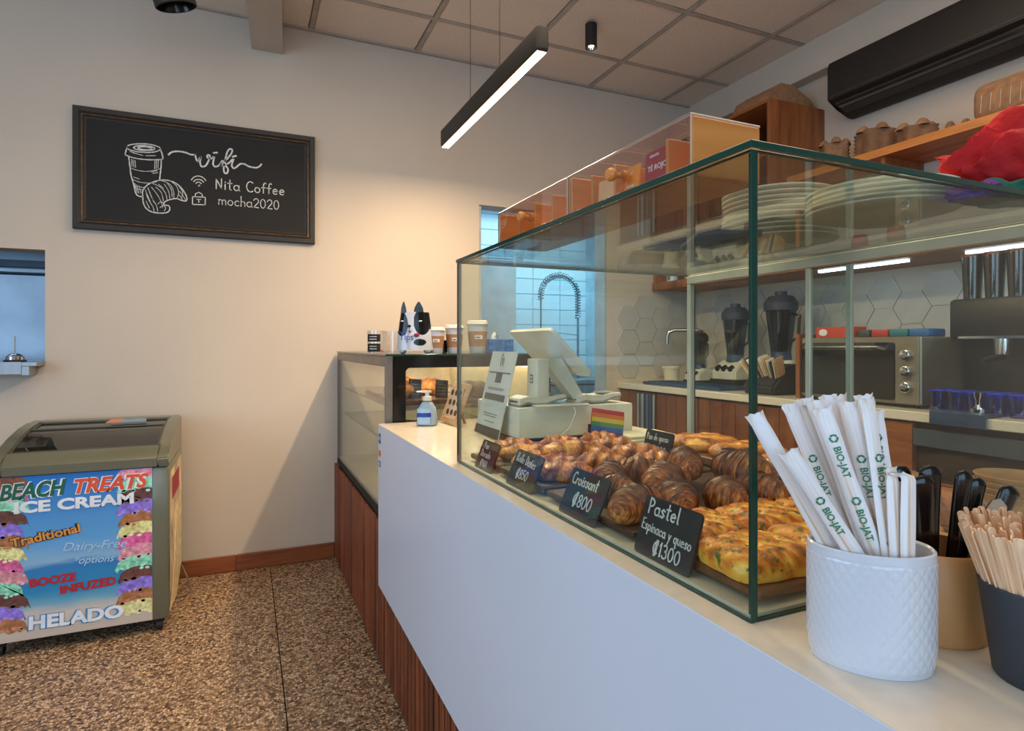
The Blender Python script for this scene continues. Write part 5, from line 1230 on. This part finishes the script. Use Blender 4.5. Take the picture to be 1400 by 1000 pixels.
bt_ = part('back_countertop', box(B(), 2.5, .3, .96, XR-.001, YB-.001, 1.0, .003), ctop_m); tag(bt_, 'cream quartz worktop of the back counter along the right wall', 'countertop')
tw = thing('tea_towel', 'blue and white striped towel hanging on the back counter front at the far end', 'towel', (2.495, 3.47, .66))
N = 11
for k in range(N):
    b = sheet(B(), 3, 6, lambda u, v: Vector((.004*math.sin((k+u)*1.9)-.004, -(k+u)*.0175, v*.28)))
    bmesh.ops.solidify(b, geom=b.faces[:], thickness=.002)
    part('towel_stripe', b, [plain('towel_blue', (48, 78, 124), .9), plain('towel_pale', (190, 200, 208), .9), plain('towel_grey', (116, 136, 160), .9)][[1, 0, 2, 1, 0, 0, 2, 0, 2, 0, 1][k]] if k == 0 else MATS[['towel_pale', 'towel_blue', 'towel_grey', 'towel_pale', 'towel_blue', 'towel_blue', 'towel_grey', 'towel_blue', 'towel_grey', 'towel_blue', 'towel_pale'][k]], tw)
CT = 1.0002
# goose-neck faucet and sink
fa = thing('bar_faucet', 'brushed square-necked faucet on the back counter', 'faucet', (3.05, 3.42, CT))
part('faucet_neck', tube(B(), [(0, 0, 0), (0, 0, .34), (-.012, .012, .37), (-.05, .045, .385), (-.16, .14, .385), (-.19, .165, .37), (-.2, .175, .34), (-.2, .175, .28)], .014, 14), steel_m, fa)
part('faucet_base', lathe(B(), [(0, 0), (.03, 0), (.028, .012), (.018, .05), (0, .05)], 20), steel_m, fa); part('faucet_lever', tube(B(), [(0, -.01, .09), (.02, -.06, .11)], .006, 8), steel_m, fa)
pp = thing('plant_pot', 'cream tapered pot beside the bar faucet', 'pot', (2.86, 3.56, CT)); part('pot_body', lathe(B(), [(0, 0), (.045, 0), (.06, .10), (.066, .102), (.066, .12), (.058, .12), (.05, .01), (0, .01)], 28), plate_m, pp)
ph = thing('paper_cone', 'pale rounded paper filter box behind the bar faucet', 'filter box', (3.15, 3.25, CT)); part('filter_box', box(B(), -.04, -.07, 0, .04, .07, .17, .01, 2), paper_m, ph)
sinkm = thing('drain_mat', 'dark rectangular drain mat on the back counter near the faucet', 'mat', (2.56, 2.75, CT)); part('mat_pad', box(B(), 0, 0, 0, .26, .75, .02, .006, 2), navy_p, sinkm); b = B(); [box(b, .02, .04+i*.06, .02, .24, .055+i*.06, .0235) for i in range(12)]; part('mat_rib', b, navy_p, sinkm); sinkm.children[-1]['kind'] = 'stuff'
def blender(x, y, z, s, lb, lidm, base=True):
    t = thing('blender', lb, 'blender', (x, y, z))
    h = 0
    if base:
        b = B(); prism(b, [(-.10*s, 0), (.10*s, 0), (.10*s, .15*s), (-.03*s, .16*s), (-.10*s, .10*s)], -.10*s, .10*s, 'xz'); bmesh.ops.bevel(b, geom=b.edges[:], offset=.008, segments=2, affect='EDGES'); part('motor_base', b, plain('panel_cream', (206, 204, 186), .4), t)
        part('base_foot', box(B(), -.11*s, -.11*s, -.0005, .11*s, .11*s, .05*s, .004), black_m, t)
        for i in range(3):
            b = B(); tube(b, [(-.103*s, (i-1)*.055*s, .11*s), (-.075*s, (i-1)*.055*s, .125*s)], .016*s, 12); part('control_knob', b, blackg_m, t)
        h = .16*s
    part('jar_collar', lathe(B(), [(0, h), (.055*s, h), (.05*s, h+.04*s), (0, h+.04*s)], 20), navy_p, t)
    part('jar', lathe(B(), [(0, h+.04*s), (.05*s, h+.04*s), (.078*s, h+.27*s), (.075*s, h+.27*s), (.047*s, h+.045*s), (0, h+.045*s)], 24), smoke_g, t)
    part('jar_handle', tube(B(), [(0, -.06*s, h+.24*s), (0, -.115*s, h+.23*s), (0, -.11*s, h+.12*s), (0, -.055*s, h+.09*s)], .009*s, 8), smoke_g, t)
    part('lid', lathe(B(), [(0, h+.26*s), (.083*s, h+.26*s), (.085*s, h+.30*s), (.06*s, h+.335*s), (.03*s, h+.34*s), (.03*s, h+.36*s), (0, h+.36*s)], 24), lidm, t)
lidn = plain('lid_charcoal', (50, 56, 66), .5)
blender(2.95, 3.02, CT, 1.05, 'blender with cream control panel left of the glass corner edge', lidn)
blender(2.86, 3.26, CT, .72, 'smaller blender jar with round dark lid, left of the tall blender', black_m, True)
blender(2.96, 2.66, CT, 1.15, 'tall blender with large domed charcoal lid right of the glass corner edge', lidn)
# holder of sugar packets
pk = thing('packet_holder', 'black sloped holder fanned full of sugar and tea packets', 'packet holder', (2.68, 2.48, CT))
b = B(); prism(b, [(-.09, 0), (.13, 0), (.13, .17), (.02, .15), (-.09, .05)], -.10, .12, 'xz'); bmesh.ops.bevel(b, geom=b.edges[:], offset=.012, segments=2, affect='EDGES'); part('holder_body', b, black_m, pk)
pkm = [plain('packet_%s' % n__, c_, .7) for n__, c_ in (('cream', (220, 200, 160)), ('tan', (196, 150, 104)), ('dark', (70, 62, 54)), ('white', (228, 224, 214)))]
for k in range(14): part('packet', box(B(), 0, -.003, 0, .06, .0, .11, .0005), pkm[[0, 1, 2, 3, 0, 2, 1, 3, 0, 1, 3, 2, 0, 1][k]], pk, loc=(-.045, .105-k*.015, .09+.012*math.sin(k)), rot=(R(-32+k*3), R(-20), 0))
# oven
ov = thing('toaster_oven', 'stainless countertop oven with three knobs and a wide glass door', 'oven', (2.60, 1.62, CT))
part('oven_body', box(B(), .012, 0, .015, .40, .60, .31, .006), plain('oven_steel', (150, 140, 124), .35, .6), ov)
b = B(); prism(b, rrect(.11, .03, .585, .285, .012), 0, .013, 'yz'); dr = part('oven_door', b, dark_g, ov)
part('door_interior', box(B(), .0135, .14, .05, .0145, .565, .255), plain('oven_dark', (56, 48, 42), .5), dr)
part('door_handle', tube(B(), [(0, .15, .255), (-.03, .16, .262), (-.03, .54, .262), (0, .55, .255)], .007, 8), steel_m, dr)
part('control_panel', box(B(), .004, .004, .02, .0125, .105, .305, .001), MATS['oven_steel'], ov)
for z in (.09, .16, .23): k_ = part('oven_knob', (lambda q: (q.transform(Matrix.Translation((.004, .055, z)) @ Matrix.Rotation(R(-90), 4, 'Y')), q)[1])(lathe(B(), [(0, 0), (.024, 0), (.022, .018), (.018, .02), (0, .02)], 24)), chrome_m, ov)
part('oven_side_panel', box(B(), .0, .6005, .0, .40, .625, .33, .002), MATS['cabinet_side'], ov)
b = B()
for y in (.04, .56): [lathe(b, [(0, 0), (.012, 0), (.012, .016), (0, .016)], 10, c=(x, y, 0)) for x in (.05, .36)]
part('oven_feet', b, black_m, ov)
rx = thing('tea_carton', 'red and white tea carton lying on top of the oven', 'carton', (2.66, 1.97, 1.3105)); part('carton_body', box(B(), 0, 0, 0, .10, .20, .052, .001), plain('carton_red', (206, 62, 44), .5), rx)
b = B(); prism(b, [(.16+.024*math.cos(R(a)), .026+.017*math.sin(R(a))) for a in range(0, 360, 20)], -.001, 0, 'yz'); part('oval_emblem', b, paper_m, rx)
for i, (y, c_, w_, lb) in enumerate(((1.90, (60, 62, 60), .065, 'grey folded packet'), (1.81, (178, 50, 40), .08, 'small red packet'), (1.72, (30, 110, 120), .085, 'teal packet'), (1.63, (40, 100, 160), .085, 'blue packet'))):
    o = part('packet', box(B(), 0, 0, 0, .12, w_, .035, .006, 2), plain('packet_body_%s' % 'abcd'[i], c_, .5), None, loc=(2.68, y, 1.3105)); tag(o, lb+' lying on top of the oven', 'packet')
# clear tube glasses left of the oven
for i, (y, z) in enumerate(((2.33, CT), (2.40, CT))):
    t = thing('cup_tube', ['near', 'far'][i]+' tall stack of clear cups beside the oven', 'cup stack', (2.92, y, z)); b = B(); [lathe(b, [(.030, k*.03), (.034, k*.03+.03), (.033, k*.03+.03)], 16) for k in range(15+i*2)]; part('clear_cups', b, glass_c, t); t.children[0]['kind'] = 'stuff'
# espresso machine and what stands round it
em_ = thing('espresso_machine', 'large black espresso machine at the right edge behind the glass', 'coffee machine', (2.80, .80, CT))
part('machine_body', box(B(), .10, 0, .0, .44, .815, .30, .01, 2), plain('machine_black', (12, 17, 26), .5), em_)
part('machine_hood', box(B(), 0, 0, .30, .44, .82, .47, .015, 2), plain('machine_hood', (14, 20, 30), .4), em_)
part('drip_tray', box(B(), -.02, .01, .0, .0995, .79, .06, .006), steel_m, em_)
for y in (.2, .42, .64):
    g_ = part('group_head', lathe(B(), [(0, .235), (.03, .235), (.034, .299), (0, .299)], 20, c=(.05, y, 0)), chrome_m, em_)
    part('portafilter', tube(B(), [(.05, y, .225), (-.02, y, .22), (-.09, y, .205)], .012, 10), black_m, g_)
part('chrome_trim', box(B(), -.004, .02, .30, 0, .78, .31), chrome_m, em_)
for i in range(3):
    t = thing('coffee_tumbler', ['nearest', 'middle', 'farthest'][i]+' tall dark tumbler with copper rim on the espresso machine', 'tumbler', (2.90, 1.41+i*.085, CT+.4705), group='dark tumblers on the espresso machine')
    part('tumbler_body', lathe(B(), [(0, 0), (.032, 0), (.04, .19), (.037, .19), (.03, .004), (0, .004)], 24), dark_g, t); part('tumbler_coffee', lathe(B(), [(0, .005), (.029, .005), (.034, .10), (0, .10)], 20), plain('coffee_dark', (44, 26, 20), .4), t)
    part('copper_rim', lathe(B(), [(.0375, .186), (.0412, .186), (.0412, .197), (.0375, .197)], 24), plain('copper', (150, 86, 64), .3, .8), t)
for i in range(6):
    for j in range(2):
        t = thing('blue_lit_tumbler', ['front', 'back'][j]+'-row glass tumbler lit blue by LEDs, '+['first', 'second', 'third', 'fourth', 'fifth', 'sixth'][i]+' from the oven', 'tumbler', (2.625+j*.075, 1.56-i*.072, CT), group='blue-lit tumblers before the espresso machine')
        part('tumbler_glass', lathe(B(), [(0, 0), (.028, 0), (.03, .01), (.028, .04), (.033, .085), (.031, .085), (.026, .04), (.027, .012), (0, .01)], 20), blue_lit_g, t)
        part('tumbler_rim', lathe(B(), [(.031, .084), (.0335, .084), (.0335, .088), (.031, .088)], 20), plain('rim_blue_glint', (50, 70, 220), .2), t)  # LED glint along the rim painted in as blue
bl = part('light_bar', box(B(), 2.776, 1.02, CT+.0605, 2.7795, 1.57, CT+.067), led_b); tag(bl, 'thin glowing blue light bar on the front of the espresso machine', 'light')
tm_ = thing('tamping_mat', 'black rubber tamping mat folded over the back counter edge', 'mat', (2.50, 1.31, CT)); part('mat_top', box(B(), -.012, 0, 0, .09, .20, .012, .003), navy_p, tm_); part('mat_lip', box(B(), -.016, 0, -.04, -.0125, .20, .0115, .002), navy_p, tm_)
tp = thing('coffee_tamper', 'shiny steel coffee tamper standing on the black mat', 'tamper', (2.55, 1.37, CT+.0122)); part('tamper_body', lathe(B(), [(0, 0), (.026, 0), (.026, .016), (.010, .026), (.008, .05), (.014, .066), (.015, .08), (0, .085)], 24), chrome_m, tp)
cc = thing('menu_card', 'small cream folded card on the back counter at the right edge', 'card', (2.60, .92, CT)); part('card', box(B(), 0, 0, 0, .004, .12, .10), plate_m, cc, rot=(0, R(8), 0)); 

# ================================================================= KITCHEN BEYOND
fr_ = thing('refrigerator', 'tall steel refrigerator seen through the doorway at the left', 'refrigerator', (1.25, 4.62, 0))
part('fridge_body', box(B(), 0, .03, .05, .84, .66, 2.02, .01), plain('fridge_steel', (196, 210, 220), .4, .15), fr_)
for xa, xb in ((.002, .417), (.423, .838)): d = part('fridge_door', box(B(), xa, 0, .1, xb, .0295, 1.99, .006), MATS['fridge_steel'], fr_); part('door_handle', tube(B(), [(xb-.03 if xa < .1 else xa+.03, -.002, .9), (xb-.03 if xa < .1 else xa+.03, -.03, .92), (xb-.03 if xa < .1 else xa+.03, -.03, 1.4), (xb-.03 if xa < .1 else xa+.03, -.002, 1.42)], .008, 8), plain('handle_dark', (70, 84, 96), .4), d)
part('fridge_foot', box(B(), .02, .05, 0, .82, .64, .05), dark_m, fr_)
ks = thing('kitchen_sink', 'steel sink bench in the kitchen under the spring faucet', 'sink', (2.15, 4.62, 0))
part('bench_top', box(B(), 0, 0, .93, 1.0, .66, .97, .004), steel_m, ks); part('backsplash', box(B(), 0, .645, .9705, 1.0, .66, 1.06), steel_m, ks)
for x in (.03, .95):
    for y in (.03, .60): part('leg', tube(B(), [(x, y, 0), (x, y, .93)], .02, 10), steel_m, ks)
part('basin', box(B(), .2, .1, .70, .8, .55, .9295, .02), steel_m, ks)
sf = thing('spring_faucet', 'tall chrome spring pre-rinse faucet in the kitchen', 'faucet', (2.86, 4.92, .9705))
AZ = .95; arcp = [(0, 0, 0), (0, 0, .55)]
loop = [(-.195+.195*math.cos(R(a)), 0, .76+.195*math.sin(R(a))) for a in range(0, 181, 12)]
part('riser', tube(B(), [(0, 0, 0), (0, 0, .56)], .011, 10), plain('faucet_chrome', (120, 140, 150), .25, .8), sf)
cen = [Vector((0, 0, .56)), Vector((0, 0, .66))]+[Vector(p_) for p_ in loop]+[Vector((-.39, 0, .60)), Vector((-.39, 0, .42))]
part('hose', tube(B(), cen, .008, 8), plain('hose_grey', (90, 106, 116), .4), sf)
L_ = [0]
for a_, b_ in zip(cen, cen[1:]): L_.append(L_[-1]+(b_-a_).length)
def at_len(s_):
    for i in range(len(cen)-1):
        if s_ <= L_[i+1] or i == len(cen)-2:
            q = (s_-L_[i])/(L_[i+1]-L_[i]); return cen[i].lerp(cen[i+1], q), (cen[i+1]-cen[i]).normalized()
coil = []
for k in range(34*10):
    s_ = k/340*L_[-1]*.74; p_, d_ = at_len(s_); x_ = Vector((0, 1, 0)); y_ = d_.cross(x_); a = 2*PI*k/10; coil.append(p_+(x_*math.cos(a)+y_*math.sin(a))*.026)
part('spring_coil', tube(B(), coil, .0052, 5), MATS['faucet_chrome'], sf)
part('spray_head', lathe(B(), [(0, .28), (.022, .28), (.02, .34), (.012, .42), (0, .42)], 16, c=(-.39, 0, 0)), chrome_m, sf)
part('wall_bracket', tube(B(), [(0, 0, .36), (0, .36, .36)], .009, 8), chrome_m, sf); part('spray_hook', tube(B(), [(0, 0, .40), (-.2, 0, .42), (-.375, 0, .42)], .006, 8), chrome_m, sf)
part('spout', tube(B(), [(0, 0, .12), (-.08, -.02, .2), (-.16, -.03, .2), (-.2, -.03, .13)], .011, 10), chrome_m, sf)
pf_ = thing('folding_tap', 'dark wall-mounted folding tap left of the spring faucet', 'tap', (2.36, 5.1, 1.38)); part('tap_arm', tube(B(), [(-.13, .18, 0), (-.13, 0, 0), (.1, 0, 0), (.1, 0, -.2)], .011, 10), plain('tap_dark', (80, 96, 106), .3, .8), pf_)
db = thing('spray_bottle', 'bright green bottle on the kitchen bench', 'bottle', (3.02, 4.66, .9705)); part('bottle_body', lathe(B(), [(0, 0), (.035, 0), (.035, .16), (.014, .2), (.014, .24), (0, .24)], 16), plain('bottle_green', (40, 200, 90), .3), db)
# kitchen equipment behind the serving hatch
hd = thing('steel_hood', 'stainless steel extraction hood behind the serving hatch', 'hood', (-2.6, 4.15, 0))
part('hood_front', box(B(), 0, 0, 1.02, 2.2, .04, 1.665, .003), plain('hood_steel', (150, 168, 184), .3, .85, var=.12, vs=3), hd)
part('hood_rail', box(B(), 0, -.06, 1.70, 2.2, .04, 1.74, .003), plain('hood_dark', (60, 76, 90), .4, .4), hd); part('hood_rail', box(B(), 0, -.02, 1.668, 2.2, .04, 1.678, .003), MATS['hood_dark'], hd)
part('hood_top', box(B(), 0, 0, 1.6785, 2.2, .04, 2.1), MATS['hood_steel'], hd); part('hood_bench', box(B(), 0, -.0, 0, 2.2, .6, 1.0195), MATS['hood_steel'], hd)
b = B(); tube(b, [(1.935, -.012, 1.585), (1.935, 0, 1.585)], .022, 16); kn = part('hood_knob', b, black_m, hd)
part('hood_label', box(B(), 1.885, -.002, 1.635, 1.965, -.0002, 1.66), paper_m, hd)
hs = thing('hatch_shelf', 'brushed steel sill of the serving hatch in the back wall', 'shelf', (-2.39, YB-.13, 1.168))
part('sill_board', box(B(), 0, 0, .0025, 1.46, .30, .024, .002), steel_m, hs); part('sill_front', box(B(), 0, -.004, -.035, 1.40, -.0003, .024), steel_m, hs); part('sill_bracket', box(B(), 1.402, -.004, -.04, 1.43, .128, .002), steel_m, hs)
bell = thing('service_bell', 'chrome service bell with a tall rod on the hatch sill', 'bell', (-1.035, YB-.06, 1.1925))
part('bell_base', lathe(B(), [(0, 0), (.045, 0), (.045, .008), (0, .01)], 28), black_m, bell); part('bell_dome', lathe(B(), [(.038, .010), (.036, .024), (.024, .036), (.008, .041), (0, .042)], 28), chrome_m, bell); part('bell_rod', tube(B(), [(0, 0, .041), (0, 0, .125)], .003, 8), chrome_m, bell)
